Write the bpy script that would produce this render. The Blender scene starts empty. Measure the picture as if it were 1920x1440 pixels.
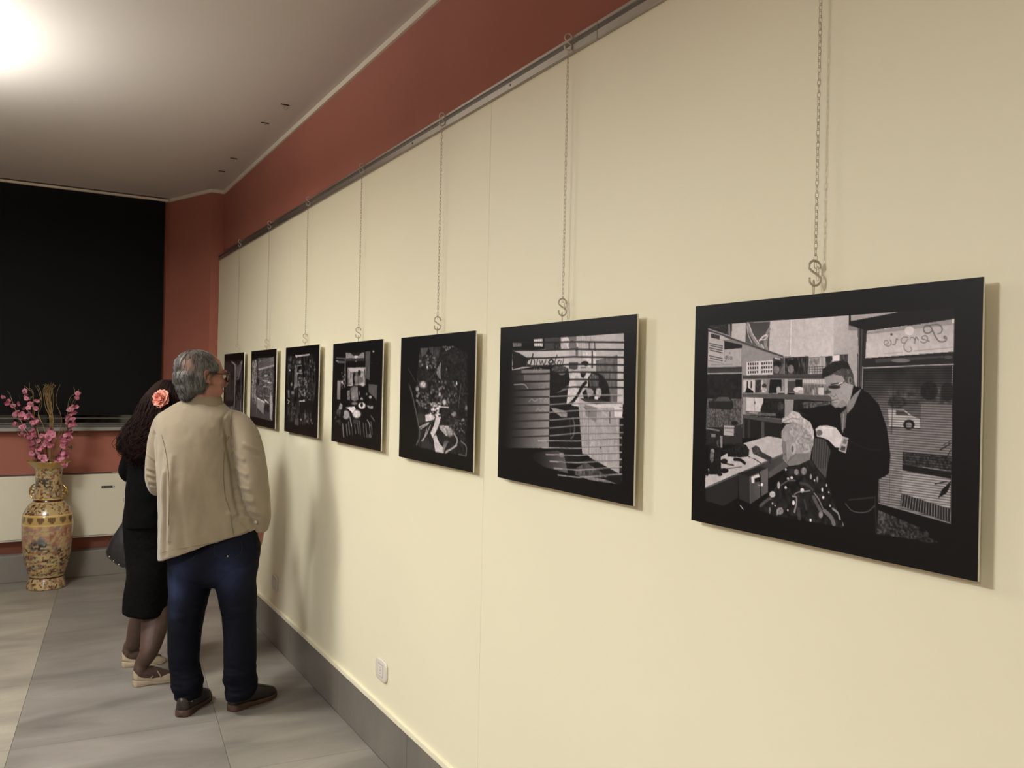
import bpy, bmesh, math, random
import numpy as np
from mathutils import Vector, Matrix

# ------------------------------------------------------------------ camera, world, lights, exposure
scene = bpy.context.scene
COL = scene.collection
YAW, PITCH, ROLL, FOC = 0.5320889, 0.0023991, 0.0211879, 1558.5
EYE = np.array([-1.34563, 0.0, 1.6])
FWD = np.array([math.sin(YAW)*math.cos(PITCH), math.cos(YAW)*math.cos(PITCH), math.sin(PITCH)])
_r0 = np.array([math.cos(YAW), -math.sin(YAW), 0.0]); _u0 = np.cross(_r0, FWD)
RGT = _r0*math.cos(ROLL) + _u0*math.sin(ROLL)
UPV = -_r0*math.sin(ROLL) + _u0*math.cos(ROLL)
cam_data = bpy.data.cameras.new('camera'); cam = bpy.data.objects.new('camera', cam_data)
COL.objects.link(cam); scene.camera = cam
cam_data.sensor_fit = 'HORIZONTAL'; cam_data.sensor_width = 36.0
cam_data.lens = FOC/1920*36.0
cam_data.clip_start = 0.05; cam_data.clip_end = 60
cam.matrix_world = Matrix(((RGT[0], UPV[0], -FWD[0], EYE[0]), (RGT[1], UPV[1], -FWD[1], EYE[1]),
                           (RGT[2], UPV[2], -FWD[2], EYE[2]), (0, 0, 0, 1)))
scene.view_settings.view_transform = 'Standard'
scene.view_settings.look = 'None'
scene.view_settings.gamma = 1.0
scene.view_settings.use_curve_mapping = False
scene.view_settings.exposure = 0.0
world = bpy.data.worlds.new('night_world'); scene.world = world; world.use_nodes = True
world.node_tree.nodes['Background'].inputs[0].default_value = (0.02, 0.025, 0.035, 1)
world.node_tree.nodes['Background'].inputs[1].default_value = 0.15
scene.cycles.max_bounces = 8
scene.cycles.diffuse_bounces = 5
scene.cycles.use_denoising = True

WARM = (1.0, 1.015, 0.98)
def lamp(name, kind, loc, power, size=0.2, size_y=None, rot=(0, 0, 0), color=WARM, spread=None):
    L = bpy.data.lights.new(name, kind); L.energy = power; L.color = color
    if kind == 'AREA':
        L.shape = 'RECTANGLE' if size_y else 'DISK'; L.size = size
        if size_y: L.size_y = size_y
        if spread: L.spread = spread
    else:
        L.shadow_soft_size = size
    o = bpy.data.objects.new(name, L); COL.objects.link(o); o.location = loc; o.rotation_euler = rot
    return o
# wall washers of the hall: each ceiling lamp is a lantern giving light down and up on the ceiling
LAMPS = [(-2.15, 4.45), (-4.4, 3.2), (-3.0, 1.7), (-3.9, -1.2)]
LAMP_Z = 2.72
for i, (lx, ly) in enumerate(LAMPS):
    lamp('lamp_down', 'AREA', (lx, ly, LAMP_Z-0.03), (59, 18, 114, 82)[i], size=0.6)
    if i != 1: lamp('lamp_up', 'AREA', (lx, ly, LAMP_Z+0.06), (98, 0, 30, 12)[i], size=0.34, rot=(math.pi+math.radians(3), 0, 0))

# ------------------------------------------------------------------ helpers
def srgb(h):
    h = h.lstrip('#'); c = [int(h[i:i+2], 16)/255 for i in (0, 2, 4)]
    return tuple((x/12.92 if x <= .04045 else ((x+.055)/1.055)**2.4) for x in c) + (1.0,)
def lin(v):
    v = np.asarray(v, float); return np.where(v <= .04045, v/12.92, ((v+.055)/1.055)**2.4)

def mat(name, col, rough=0.6, metal=0.0, noise=None, bump=None, spec=0.5, alpha=None, col2=None, sheen=0, coat=0, stretch=(1, 1, 1), attr=None):
    """procedural material: base colour mottled by noise, optional bump"""
    m = bpy.data.materials.new(name); m.use_nodes = True
    nt = m.node_tree; N = nt.nodes; L = nt.links; b = N['Principled BSDF']
    c = srgb(col) if isinstance(col, str) else tuple(col)
    b.inputs['Base Color'].default_value = c
    b.inputs['Roughness'].default_value = rough; b.inputs['Metallic'].default_value = metal
    b.inputs['Specular IOR Level'].default_value = spec
    if name in ('dark_denim', 'painted_porcelain'): b.inputs['Specular IOR Level'].default_value = .12 if name == 'dark_denim' else .5
    if coat: b.inputs['Coat Weight'].default_value = coat; b.inputs['Coat Roughness'].default_value = 0.12
    if sheen: b.inputs['Sheen Weight'].default_value = sheen; b.inputs['Sheen Roughness'].default_value = 0.6
    tc = N.new('ShaderNodeTexCoord'); mp = N.new('ShaderNodeMapping'); L.new(tc.outputs['Object'], mp.inputs[0])
    mp.inputs['Scale'].default_value = stretch
    if attr:
        a = N.new('ShaderNodeAttribute'); a.attribute_name = attr
        L.new(a.outputs['Color'], b.inputs['Base Color'])
    elif noise:
        sc, amt = noise
        n = N.new('ShaderNodeTexNoise'); n.inputs['Scale'].default_value = sc; n.inputs['Detail'].default_value = 5
        L.new(mp.outputs[0], n.inputs['Vector'])
        cr = N.new('ShaderNodeValToRGB'); cr.color_ramp.elements[0].position = 0.32; cr.color_ramp.elements[1].position = 0.7
        c2 = srgb(col2) if col2 else tuple(min(1, x*(1-amt)) for x in c[:3]) + (1,)
        cr.color_ramp.elements[0].color = c2; cr.color_ramp.elements[1].color = c
        L.new(n.outputs['Fac'], cr.inputs[0]); L.new(cr.outputs[0], b.inputs['Base Color'])
    if bump:
        sc, st, dist = bump
        n2 = N.new('ShaderNodeTexNoise'); n2.inputs['Scale'].default_value = sc; n2.inputs['Detail'].default_value = 6
        L.new(mp.outputs[0], n2.inputs['Vector'])
        bp = N.new('ShaderNodeBump'); bp.inputs['Strength'].default_value = st; bp.inputs['Distance'].default_value = dist
        L.new(n2.outputs['Fac'], bp.inputs['Height']); L.new(bp.outputs[0], b.inputs['Normal'])
    if alpha is not None:
        b.inputs['Alpha'].default_value = alpha
    return m

def prop(o, label=None, cat=None, group=None, kind=None):
    if label: o['label'] = label
    if cat: o['category'] = cat
    if group: o['group'] = group
    if kind: o['kind'] = kind
    return o

def empty(name, loc, rz=0.0, label=None, cat=None, group=None):
    o = bpy.data.objects.new(name, None); COL.objects.link(o); o.location = loc; o.rotation_euler = (0, 0, rz)
    o.empty_display_size = 0.05
    return prop(o, label, cat, group)

class MB:
    """mesh builder"""
    def __init__(s): s.v = []; s.f = []; s.n = 0
    def add(s, v, f):
        v = np.asarray(v, float).reshape(-1, 3); s.v.append(v)
        s.f += [tuple(i+s.n for i in q) for q in f]; s.n += len(v); return s
    def box(s, a, b):
        x0, y0, z0 = a; x1, y1, z1 = b
        v = [(x0,y0,z0),(x1,y0,z0),(x1,y1,z0),(x0,y1,z0),(x0,y0,z1),(x1,y0,z1),(x1,y1,z1),(x0,y1,z1)]
        return s.add(v, [(0,3,2,1),(4,5,6,7),(0,1,5,4),(1,2,6,5),(2,3,7,6),(3,0,4,7)])
    def prism(s, poly, z0, z1):
        n = len(poly); v = [(x, y, z0) for x, y in poly] + [(x, y, z1) for x, y in poly]
        return s.add(v, [tuple(range(n-1, -1, -1)), tuple(range(n, 2*n))] + [(i, (i+1) % n, n+(i+1) % n, n+i) for i in range(n)])
    def loft(s, rings, cap=True, closed=True):
        R = [np.asarray(r, float) for r in rings]; n = len(R[0]); f = []
        for k in range(len(R)-1):
            for i in range(n if closed else n-1):
                j = (i+1) % n; f.append((k*n+i, k*n+j, (k+1)*n+j, (k+1)*n+i))
        v = np.concatenate(R)
        if cap:
            m = len(v); v = np.concatenate([v, [R[0].mean(0)], [R[-1].mean(0)]])
            for i in range(n):
                j = (i+1) % n; f.append((j, i, m)); f.append(((len(R)-1)*n+i, (len(R)-1)*n+j, m+1))
        return s.add(v, f)
    def tube(s, pts, r, n=8, cap=True, closed=False, flat=1.0, ref=None):
        P = np.asarray(pts, float); m = len(P); r = np.broadcast_to(np.asarray(r, float), (m,)) if np.ndim(r) < 2 else np.asarray(r)
        if closed: T = np.roll(P, -1, 0)-np.roll(P, 1, 0)
        else: T = np.gradient(P, axis=0)
        T /= np.linalg.norm(T, axis=1)[:, None]+1e-12
        u = np.array(ref if ref is not None else (0, 0, 1.0)); 
        if abs(u @ T[0]) > .9 and ref is None: u = np.array((1.0, 0, 0))
        rings = []
        a = np.arange(n)*2*math.pi/n
        for k in range(m):
            u = u - (u @ T[k])*T[k]; u /= np.linalg.norm(u)+1e-12; w = np.cross(T[k], u)
            ra, rb = (r[k], r[k]*flat) if np.ndim(r[k]) == 0 else r[k]
            rings.append(P[k] + np.outer(np.cos(a), u)*rb + np.outer(np.sin(a), w)*ra)
        if closed:
            R = rings; f = []
            for k in range(m):
                for i in range(n):
                    j = (i+1) % n; k2 = (k+1) % m; f.append((k*n+i, k*n+j, k2*n+j, k2*n+i))
            return s.add(np.concatenate(R), f)
        return s.loft(rings, cap)
    def ball(s, c, r, nu=16, nv=10, M=None):
        r = np.broadcast_to(np.asarray(r, float), (3,)); rings = []
        a = np.arange(nu)*2*math.pi/nu
        for t in np.linspace(-math.pi/2*.97, math.pi/2*.97, nv):
            rings.append(np.stack([np.cos(a)*math.cos(t)*r[0], np.sin(a)*math.cos(t)*r[1], np.full(nu, math.sin(t)*r[2])], 1))
        R = [q if M is None else q @ np.asarray(M).T for q in rings]
        return s.loft([q+np.asarray(c, float) for q in R])
    def lathe(s, prof, n=32, c=(0, 0, 0), cap=True):
        a = np.arange(n)*2*math.pi/n
        return s.loft([np.stack([np.cos(a)*r+c[0], np.sin(a)*r+c[1], np.full(n, z+c[2])], 1) for r, z in prof], cap)
    def mesh(s, name, smooth=True):
        me = bpy.data.meshes.new(name)
        me.from_pydata(np.concatenate(s.v).tolist(), [], s.f)
        if smooth: me.polygons.foreach_set('use_smooth', [True]*len(me.polygons))
        me.update(); return me

def obj(name, mb, m, parent=None, smooth=True, fix=True, loc=None):
    me = mb.mesh(name, smooth) if isinstance(mb, MB) else mb
    if fix and isinstance(mb, MB):
        bm = bmesh.new(); bm.from_mesh(me); bmesh.ops.recalc_face_normals(bm, faces=bm.faces); bm.to_mesh(me); bm.free()
    o = bpy.data.objects.new(name, me); COL.objects.link(o)
    if m is not None:
        me.materials.clear(); me.materials.append(m)
    if parent is not None: o.parent = parent
    if loc is not None: o.location = loc
    return o

def bevel(o, w=0.003, seg=2):
    md = o.modifiers.new('bevel', 'BEVEL'); md.width = w; md.segments = seg; md.limit_method = 'ANGLE'; md.angle_limit = math.radians(40)
    return o

def smoothpath(P, n):
    """Catmull-Rom resample (any number of columns)"""
    P = np.asarray(P, float); m = len(P); Q = np.concatenate([[2*P[0]-P[1]], P, [2*P[-1]-P[-2]]])
    t = np.linspace(0, m-1-1e-6, n); k = t.astype(int); u = (t-k)[:, None]
    a, b, c, d = Q[k], Q[k+1], Q[k+2], Q[k+3]
    return .5*((2*b)+(-a+c)*u+(2*a-5*b+4*c-d)*u*u+(-a+3*b-3*c+d)*u**3)

rng = np.random.default_rng(7)
_G = np.random.default_rng(11).random((32, 32, 32))
def vnoise(p):
    """smooth 3-D value noise in -1..1"""
    p = np.asarray(p, float); i = np.floor(p).astype(int); f = p-i; f = f*f*(3-2*f); r = 0
    for dx in (0, 1):
        for dy in (0, 1):
            for dz in (0, 1):
                w = (f[..., 0] if dx else 1-f[..., 0])*(f[..., 1] if dy else 1-f[..., 1])*(f[..., 2] if dz else 1-f[..., 2])
                r = r + w*_G[(i[..., 0]+dx) % 32, (i[..., 1]+dy) % 32, (i[..., 2]+dz) % 32]
    return r*2-1
def fbm(p, o=4):
    p = np.asarray(p, float); s = 0; a = 1; t = 0
    for _ in range(o): s = s+a*vnoise(p); t += a; a *= .5; p = p*2.03+7.1
    return s/t

def remesh(mb, voxel=0.006, smooth=4, name='m'):
    """fuse closed shapes into one continuous smooth surface"""
    me = mb.mesh(name); bm = bmesh.new(); bm.from_mesh(me); bmesh.ops.recalc_face_normals(bm, faces=bm.faces); bm.to_mesh(me); bm.free()
    o = bpy.data.objects.new('tmp', me); COL.objects.link(o)
    r = o.modifiers.new('r', 'REMESH'); r.mode = 'VOXEL'; r.voxel_size = voxel
    if smooth:
        sm = o.modifiers.new('s', 'SMOOTH'); sm.factor = 0.5; sm.iterations = smooth
    dg = bpy.context.evaluated_depsgraph_get(); dg.update()
    out = bpy.data.meshes.new_from_object(o.evaluated_get(dg)); out.name = name
    bpy.data.objects.remove(o); bpy.data.meshes.remove(me)
    out.polygons.foreach_set('use_smooth', [True]*len(out.polygons)); return out
def coords(me):
    a = np.empty(len(me.vertices)*3); me.vertices.foreach_get('co', a); return a.reshape(-1, 3)
def normals(me):
    a = np.empty(len(me.vertices)*3); me.vertices.foreach_get('normal', a); return a.reshape(-1, 3)
def setco(me, c):
    me.vertices.foreach_set('co', np.ascontiguousarray(c).ravel()); me.update()
def paint(me, rgb, name='paint'):
    a = me.color_attributes.new(name, 'FLOAT_COLOR', 'POINT')
    c = np.ones((len(me.vertices), 4)); c[:, :3] = rgb; a.data.foreach_set('color', c.ravel())
# ------------------------------------------------------------------ materials of the room
M_cream = mat('cream_panel', '#e7e1c5', .55, noise=(1.3, .035), bump=(220, .05, .002))
M_red = mat('terracotta_paint', '#9e6150', .8, noise=(1.7, .08), bump=(160, .15, .002))
M_ceil = mat('ceiling_plaster', '#cbc1b8', .9, noise=(.8, .04), bump=(140, .1, .002))
M_white = mat('white_paint', '#d8cdb9', .6, noise=(3, .05))
M_grout = mat('grout', '#77716a', .9, noise=(20, .2))
M_rail = mat('brushed_aluminium', '#b5aea5', .28, metal=.88, noise=(30, .1), stretch=(1, .05, 1))
M_groove_shade = mat('rail_groove_painted_shade', '#5f574e', .5, metal=.3, noise=(30, .1))  # darker than the rail: the groove's shade put into the colour
M_screw = mat('screw_steel', '#8a857d', .35, metal=.9, noise=(60, .2))
M_steel = mat('zinc_chain', '#c8bda9', .4, metal=.4, noise=(90, .25))
M_heater = mat('heater_enamel', '#cfc9b4', .45, noise=(1.5, .03))
M_dark = mat('dark_plastic', '#2a2826', .4, noise=(40, .2))
M_frame = mat('window_aluminium', '#5d5a55', .45, metal=.3, noise=(10, .1))
M_sill = mat('sill_stone', '#8d8b84', .5, noise=(12, .1))
M_plate = mat('socket_plastic', '#d9d2c6', .35, noise=(20, .02))

def stone(name, c1, c2, seed):
    m = bpy.data.materials.new(name); m.use_nodes = True; nt = m.node_tree; N = nt.nodes; L = nt.links; b = N['Principled BSDF']
    tc = N.new('ShaderNodeTexCoord'); mp = N.new('ShaderNodeMapping'); L.new(tc.outputs['Object'], mp.inputs[0])
    mp.inputs['Location'].default_value = (seed*3.7, seed*1.3, 0); mp.inputs['Scale'].default_value = (.8, 2.4, 1)
    mp.inputs['Rotation'].default_value = (0, 0, 1.2)
    n = N.new('ShaderNodeTexNoise'); n.inputs['Scale'].default_value = 1.6; n.inputs['Detail'].default_value = 6; n.inputs['Distortion'].default_value = .6
    n.inputs['Roughness'].default_value = .55
    L.new(mp.outputs[0], n.inputs['Vector'])
    n3 = N.new('ShaderNodeTexNoise'); n3.inputs['Scale'].default_value = 90; n3.inputs['Detail'].default_value = 3; L.new(tc.outputs['Object'], n3.inputs['Vector'])
    cr = N.new('ShaderNodeValToRGB'); e = cr.color_ramp.elements; e[0].position = .33; e[1].position = .68; e[0].color = srgb(c1); e[1].color = srgb(c2)
    L.new(n.outputs['Fac'], cr.inputs[0])
    mx = N.new('ShaderNodeMix'); mx.data_type = 'RGBA'; mx.blend_type = 'OVERLAY'; mx.inputs['Factor'].default_value = .12
    L.new(cr.outputs[0], mx.inputs['A']); L.new(n3.outputs['Color'], mx.inputs['B']); L.new(mx.outputs['Result'], b.inputs['Base Color'])
    mr = N.new('ShaderNodeMapRange'); mr.inputs['To Min'].default_value = .38; mr.inputs['To Max'].default_value = .55
    L.new(n.outputs['Fac'], mr.inputs['Value']); L.new(mr.outputs[0], b.inputs['Roughness'])
    return m
M_tiles = [stone('stone_tile_a', '#6a655f', '#8f897f', 0), stone('stone_tile_b', '#645f59', '#86807a', 1), stone('stone_tile_c', '#736e65', '#989183', 2)]
M_base = stone('plinth_stone', '#66625d', '#787369', 4)

ZC = 3.125; XR = .03; YB = 7.6
XL = -6.0; YN = -3.5

# ------------------------------------------------------------------ setting
def struct(name, mb, m, parent=None, smooth=False):
    o = obj(name, mb, m, parent, smooth)
    if parent is None: prop(o, kind='structure')
    return o
floor = struct('floor', MB().box((XL-.2, YN-.2, -.12), (.25, YB+.3, -.006)), M_grout)
def clip(poly, lo, hi):
    for ax, v, s in ((0, lo[0], 1), (0, hi[0], -1), (1, lo[1], 1), (1, hi[1], -1)):
        out = []
        for i in range(len(poly)):
            a, b = poly[i-1], poly[i]; da, db = s*(a[ax]-v), s*(b[ax]-v)
            if (da >= 0) != (db >= 0):
                t = da/(da-db); out.append((a[0]+t*(b[0]-a[0]), a[1]+t*(b[1]-a[1])))
            if db >= 0: out.append(b)
        poly = out
        if len(poly) < 3: return []
    return poly
TS = .84; ang = math.radians(5.4)
tn = np.array([math.cos(ang), -math.sin(ang)]); tt = np.array([math.sin(ang), math.cos(ang)])
sA = float(np.array([-1.28, 5.0]) @ tn)            # a long joint
tA = 5.667
rr = random.Random(3)
kinds = {}
for i in range(-7, 3):
    for j in range(-12, 5):
        off = 0.0 if i < 1 else (3.424-5.667) % TS
        g = .0008
        s0, s1 = sA+i*TS+g, sA+(i+1)*TS-g; t0, t1 = tA+j*TS+off+g, tA+(j+1)*TS+off-g
        poly = [tuple(s*tn+t*tt) for s, t in ((s0, t0), (s1, t0), (s1, t1), (s0, t1))]
        poly = clip(poly, (XL, YN), (-.003, 7.468))
        if poly:
            mi = rr.choice([0, 1, 2])
            if i == 0 and j <= -1: mi = 1
            if i == -1: mi = 2
            if i == 1: mi = 0
            struct('tile', MB().prism(poly, -.006, 0), M_tiles[mi], floor)

ceil_ = struct('ceiling', MB().box((XL-.2, YN-.2, ZC), (.3, YB+.3, ZC+.1)), M_ceil)
# right wall: terracotta above, cream display panels in front
wr = struct('wall_right', MB().box((XR, YN, 0), (XR+.15, 6.97, ZC)), M_red)
PZ0, PZ1 = .235, 2.557
for y0, y1 in ((YN+.02, .05), (.0508, 2.4605), (2.4615, 4.871), (4.8725, 6.965)):
    o = struct('panel', MB().box((0, y0, PZ0), (.028, y1, PZ1)), M_cream, wr); bevel(o, .0012, 1)
o = struct('pier', MB().prism([(XR, 6.97), (XR+.15, 6.97), (XR+.15, YB), (-.305, YB), (-.066, 6.97)], 0, ZC), M_red, wr)
wb = struct('wall_back', MB().box((XL, YB, 0), (.3, YB+.15, ZC)), M_red)
wl = struct('wall_left', MB().box((XL-.15, YN, 0), (XL, YB+.15, ZC)), M_red)
wf = struct('wall_front', MB().box((XL, YN-.15, 0), (.3, YN, ZC)), M_white)
# batten below the panels
t = struct('trim_1', MB().box((-.011, YN+.02, .212), (.028, 6.965, PZ0+.003)), M_cream); bevel(t, .004, 2)
# ceiling band
t = struct('trim_2', MB().box((XR-.012, YN, ZC-.028), (XR+.01, 6.97, ZC)), M_white)
struct('band', MB().prism([(-.078, 6.96), (XR, 6.96), (XR, 6.97), (-.066, 6.97), (-.305, YB), (-.317, YB-.002)], ZC-.026, ZC), M_white, t)
# baseboards with tile joints
bb = struct('baseboard_right', MB().box((.006, YN, 0), (.028, 6.96, .212)), M_grout)
y = 3.05-.84*8
while y < 6.95:
    y1 = min(y+.84, 6.96)
    if y > YN: struct('tile', MB().box((0, y+.001, .0015), (.01, y1-.001, .212)), M_base, bb)
    y += .84
bk = struct('baseboard_back', MB().box((XL, 7.476, 0), (-.2, YB, .197)), M_grout)
x = -.27
while x > XL+.5:
    struct('tile', MB().box((x-.84+.001, 7.47, .0015), (x-.001, 7.5, .2)), M_base, bk); x -= .84
struct('cap', MB().box((XL, 7.47, .2), (-.2, YB, .204)), M_sill, bk)
# hanging rail above the panels
rail = bpy.data.objects.new('trim_3', None); COL.objects.link(rail); prop(rail, kind='structure')
prof = [(.0, 2.556), (-.008, 2.556), (-.010, 2.558), (-.010, 2.579), (-.006, 2.581), (-.006, 2.593), (-.010, 2.595), (-.010, 2.603), (.0, 2.605), (.028, 2.605), (.028, 2.556)]
for y0, y1 in ((YN+.02, -.15), (-.148, 1.849), (1.851, 3.85), (3.851, 5.85), (5.851, 6.965)):
    mb = MB(); n = len(prof)
    mb.add([(x, yy, z) for yy in (y0, y1) for x, z in prof], [tuple(range(n)), tuple(range(2*n-1, n-1, -1))] + [(i, (i+1) % n, n+(i+1) % n, n+i) for i in range(n)])
    rs_ = struct('rail_section', mb, M_rail, rail); struct('groove_shade_strip', MB().box((-.0068, y0, 2.5812), (-.0058, y1, 2.5928)), M_groove_shade, rs_)  # dark strip on the groove floor, painting in the shade there
scr = MB().lathe([(.0042, 0), (.0042, .0015), (.003, .0026), (.0012, .0018)], 12)
scr_me = scr.mesh('screw')
for y in (-.5, .55, 1.555, 2.32, 3.1, 3.86, 4.95, 5.75, 6.5):
    o = bpy.data.objects.new('screw', scr_me); COL.objects.link(o); o.parent = rail
    if not scr_me.materials: scr_me.materials.append(M_screw)
    o.location = (-.010, y, 2.570); o.rotation_euler = (0, -math.pi/2, 0)

# window with black blind
M_glass = mat('dark_glass', '#0c0b0a', .06, noise=(3, .1), spec=.8)
win = struct('window_1', MB().box((XL, 7.585, 1.222), (-.335, 7.6, 1.33)), M_glass)
struct('window_frame', MB().box((XL, 7.545, 1.196), (-.325, 7.6, 1.214)).box((XL, 7.56, 1.2165), (-.325, 7.6, 1.228)).box((XL, 7.57, 1.262), (-.325, 7.6, 1.27)).box((-.345, 7.55, 1.196), (-.32, 7.6, 1.33)), M_frame, win)
o = struct('window_sill', MB().box((XL, 7.5, 1.166), (-.3, 7.6, 1.195)), M_sill, win); bevel(o, .003)
M_blind = mat('black_blind_fabric', '#0c0d0f', .75, noise=(2, .15), bump=(300, .1, .001), spec=.18)
bl = empty('roller_blind', (-3.16, 7.56, 1.31), 0, 'large matte black roller blind covering the window in the back wall', 'blind')
def rel(o, base):
    me = o.data; c = coords(me); setco(me, c-np.asarray(base)); return o
def part(name, mb, m, base, root, smooth=False):
    return rel(obj(name, mb, m, root, smooth), base)
B = (-3.16, 7.56, 1.31)
part('blind_fabric', MB().box((XL+.01, 7.56, 1.30), (-.335, 7.563, 3.097)), M_blind, B, bl)
part('bottom_bar', MB().box((XL+.01, 7.553, 1.292), (-.335, 7.568, 1.31)), M_blind, B, bl)
part('head_rail', MB().box((XL+.01, 7.535, 3.095), (-.312, 7.6, 3.112)), M_white, B, bl)
# heater
B = (-2.9, 7.6, .32)
he = empty('fan_coil_heater', B, 0, 'long white wall heater with rounded end below the black window', 'heater')
mb = MB(); pts = []
cz, cy = .57, 0
outline = [(-4.5, .822), (-.61, .822)] + [(-.61+.022*math.sin(a), .80+.022*math.cos(a)) for a in np.linspace(.3, math.pi/2, 5)] + [(-.588, .36)] + [(-.62+.032*math.cos(a), .352-.032*math.sin(a)) for a in np.linspace(0, math.pi/2, 6)] + [(-4.5, .32)]
n = len(outline)
mb.add([(x, yy, z) for yy in (7.43, 7.6) for x, z in outline], [tuple(range(n)), tuple(range(2*n-1, n-1, -1))] + [(i, (i+1) % n, n+(i+1) % n, n+i) for i in range(n)])
o = part('casing', mb, M_heater, B, he); bevel(o, .008, 3)
part('base_strip', MB().box((-4.5, 7.427, .333), (-.66, 7.431, .336)), M_frame, B, he)
o = part('nameplate', MB().box((-.782, 7.426, .708), (-.702, 7.431, .726)), M_dark, B, he); o['label'] = 'dark nameplate'
part('lettering', MB().box((-.776, 7.4255, .713), (-.765, 7.427, .721)).box((-.76, 7.4255, .714), (-.712, 7.427, .7195)), mat('nameplate_print', '#8d867a', .4, noise=(300, .5)), B, o) if False else None
part('emblem', MB().box((-.776, 7.4245, .712), (-.764, 7.427, .7215)).box((-.758, 7.4245, .7135), (-.712, 7.427, .7195)), mat('nameplate_print', '#8d867a', .4, noise=(300, .5)), B, he)
part('indicator', MB().box((-.694, 7.427, .713), (-.686, 7.431, .721)), M_dark, B, he)
part('air_outlet', MB().box((-4.4, 7.46, .8222), (-.7, 7.57, .8232)), M_frame, B, he)

# wall sockets
def socket(y, z, label, holes):
    r = empty('wall_socket', (0, y, z), 0, label, 'socket')
    mb = MB(); ring = []
    w, h = .060, .0425
    out = []
    for a in np.linspace(0, 2*math.pi, 40, endpoint=False):   # gently bowed plate
        c, s = math.cos(a), math.sin(a)
        k = (abs(c)**5+abs(s)**5)**(-1/5); out.append((c*k*w, s*k*h*(1+.06*math.cos(c*k*math.pi/2))))
    out = np.array(out)
    R = [np.stack([np.full(40, d), out[:, 0]*sc, out[:, 1]*sc], 1) for d, sc in ((0, 1), (-.006, 1), (-.0095, .965), (-.0098, .90))]
    mb.loft(R); obj('cover_plate', mb, M_plate, r)
    o = obj('socket_insert', MB().box((-.0112, -.0245, -.0245), (-.008, .0245, .0245)), mat('socket_insert_plastic', '#e2dccf', .3, noise=(20, .02)), r, False); bevel(o, .001)
    obj('gap', MB().box((-.0101, -.026, -.026), (-.009, .026, .026)), M_dark, r, False)
    for dz in holes:
        mb = MB(); mb.lathe([(.0024, 0), (.0024, .0012)], 10); me = mb.mesh('hole'); c = coords(me); setco(me, np.stack([-.0112-.0002-c[:, 2]*.2, c[:, 0], c[:, 1]+dz], 1))
        obj('hole', me, M_dark, r)
    if not holes: obj('button', MB().box((-.0125, -.012, -.02), (-.0112, .012, .02)), M_plate, r, False)
    return r
socket(3.321, .379, 'white wall socket with three pin holes low on the cream wall, nearer one', (-.0125, 0, .0125))
socket(5.058, .378, 'smaller looking white wall switch plate beside the man\'s leg, farther one', ())

# ceiling hooks
cols = [(-.122, 4.497), (-.133, 4.88), (-.118, 5.779), (-.115, 6.185)]
lb = ['nearest dark ceiling hook, with the clearest hanging loop', 'second nearest dark ceiling hook above the terracotta strip', 'third dark ceiling hook, left of the wall corner', 'farthest dark ceiling hook close to the pier corner']
for (x, y), l in zip(cols, lb):
    r = empty('ceiling_hook', (x*1.02-.005, y*1.022, ZC), 0, l, 'hook')
    obj('plate', MB().box((-.022, -.005, -.004), (.022, .005, 0)), M_dark, r, False)
    a = np.linspace(math.pi*.5, math.pi*2.2, 14)
    obj('hook', MB().tube(np.stack([.010*np.cos(a)+.004, 0*a, .010*np.sin(a)-.020], 1), .0018, 6).tube([(.004, 0, -.003), (.004, 0, -.011)], .0018, 6), M_steel, r)

# ceiling lamps (outside the frame to the left)
for i, (lx, ly) in enumerate(LAMPS):
    r = empty('ceiling_lamp', (lx, ly, ZC), 0, 'round metal hanging lantern lighting the hall, outside the frame, number %s from the back' % ('two', 'one', 'three', 'four')[i], 'lamp')
    obj('canopy', MB().lathe([(.05, 0), (.05, -.02), (.01, -.03)], 24), M_dark, r)
    obj('stem', MB().tube([(0, 0, -.02), (0, 0, LAMP_Z-ZC+.02)], .006, 8), M_dark, r)
    obj('drum', MB().lathe([(.312, LAMP_Z-ZC+.03), (.316, LAMP_Z-ZC+.03), (.316, LAMP_Z-ZC-.02), (.312, LAMP_Z-ZC-.02), (.312, LAMP_Z-ZC+.03)], 32, cap=False), M_dark, r)
# ------------------------------------------------------------------ prints, chains and hooks
PR = [  # y0, y1 (left edge is far, right edge is near), z0, z1
    (.7615, 1.419, 1.304, 1.790), (1.6275, 2.3135, 1.307, 1.786), (2.4825, 3.1245, 1.305, 1.785), (3.3215, 3.978, 1.311, 1.788),
    (4.201, 4.8335, 1.31, 1.794), (5.04, 5.68, 1.31, 1.795), (5.886, 6.54, 1.31, 1.794)]
PL = ['black-bordered photo print of a barber cutting an old man\'s hair', 'black-bordered photo print of a bearded man grooming a dog behind blinds',
      'black-bordered photo print of hands arranging flowers', 'black-bordered photo print of a shop with white round hats or bowls',
      'black-bordered dark photo print of crowded hanging goods, middle of the far trio', 'black-bordered photo print of a shop with counter and wooden floor',
      'farthest black-bordered photo print, next to the man\'s glasses']
PN = ['the barber print', 'the grooming print behind blinds', 'the flower print', 'the white hats print', 'the crowded goods print', 'the shop counter print', 'the farthest print']
M_foam = mat('foam_board', '#efeae0', .7, noise=(60, .05))
M_print = mat('photo_print', '#101010', .42, attr='paint', spec=.22)
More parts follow.
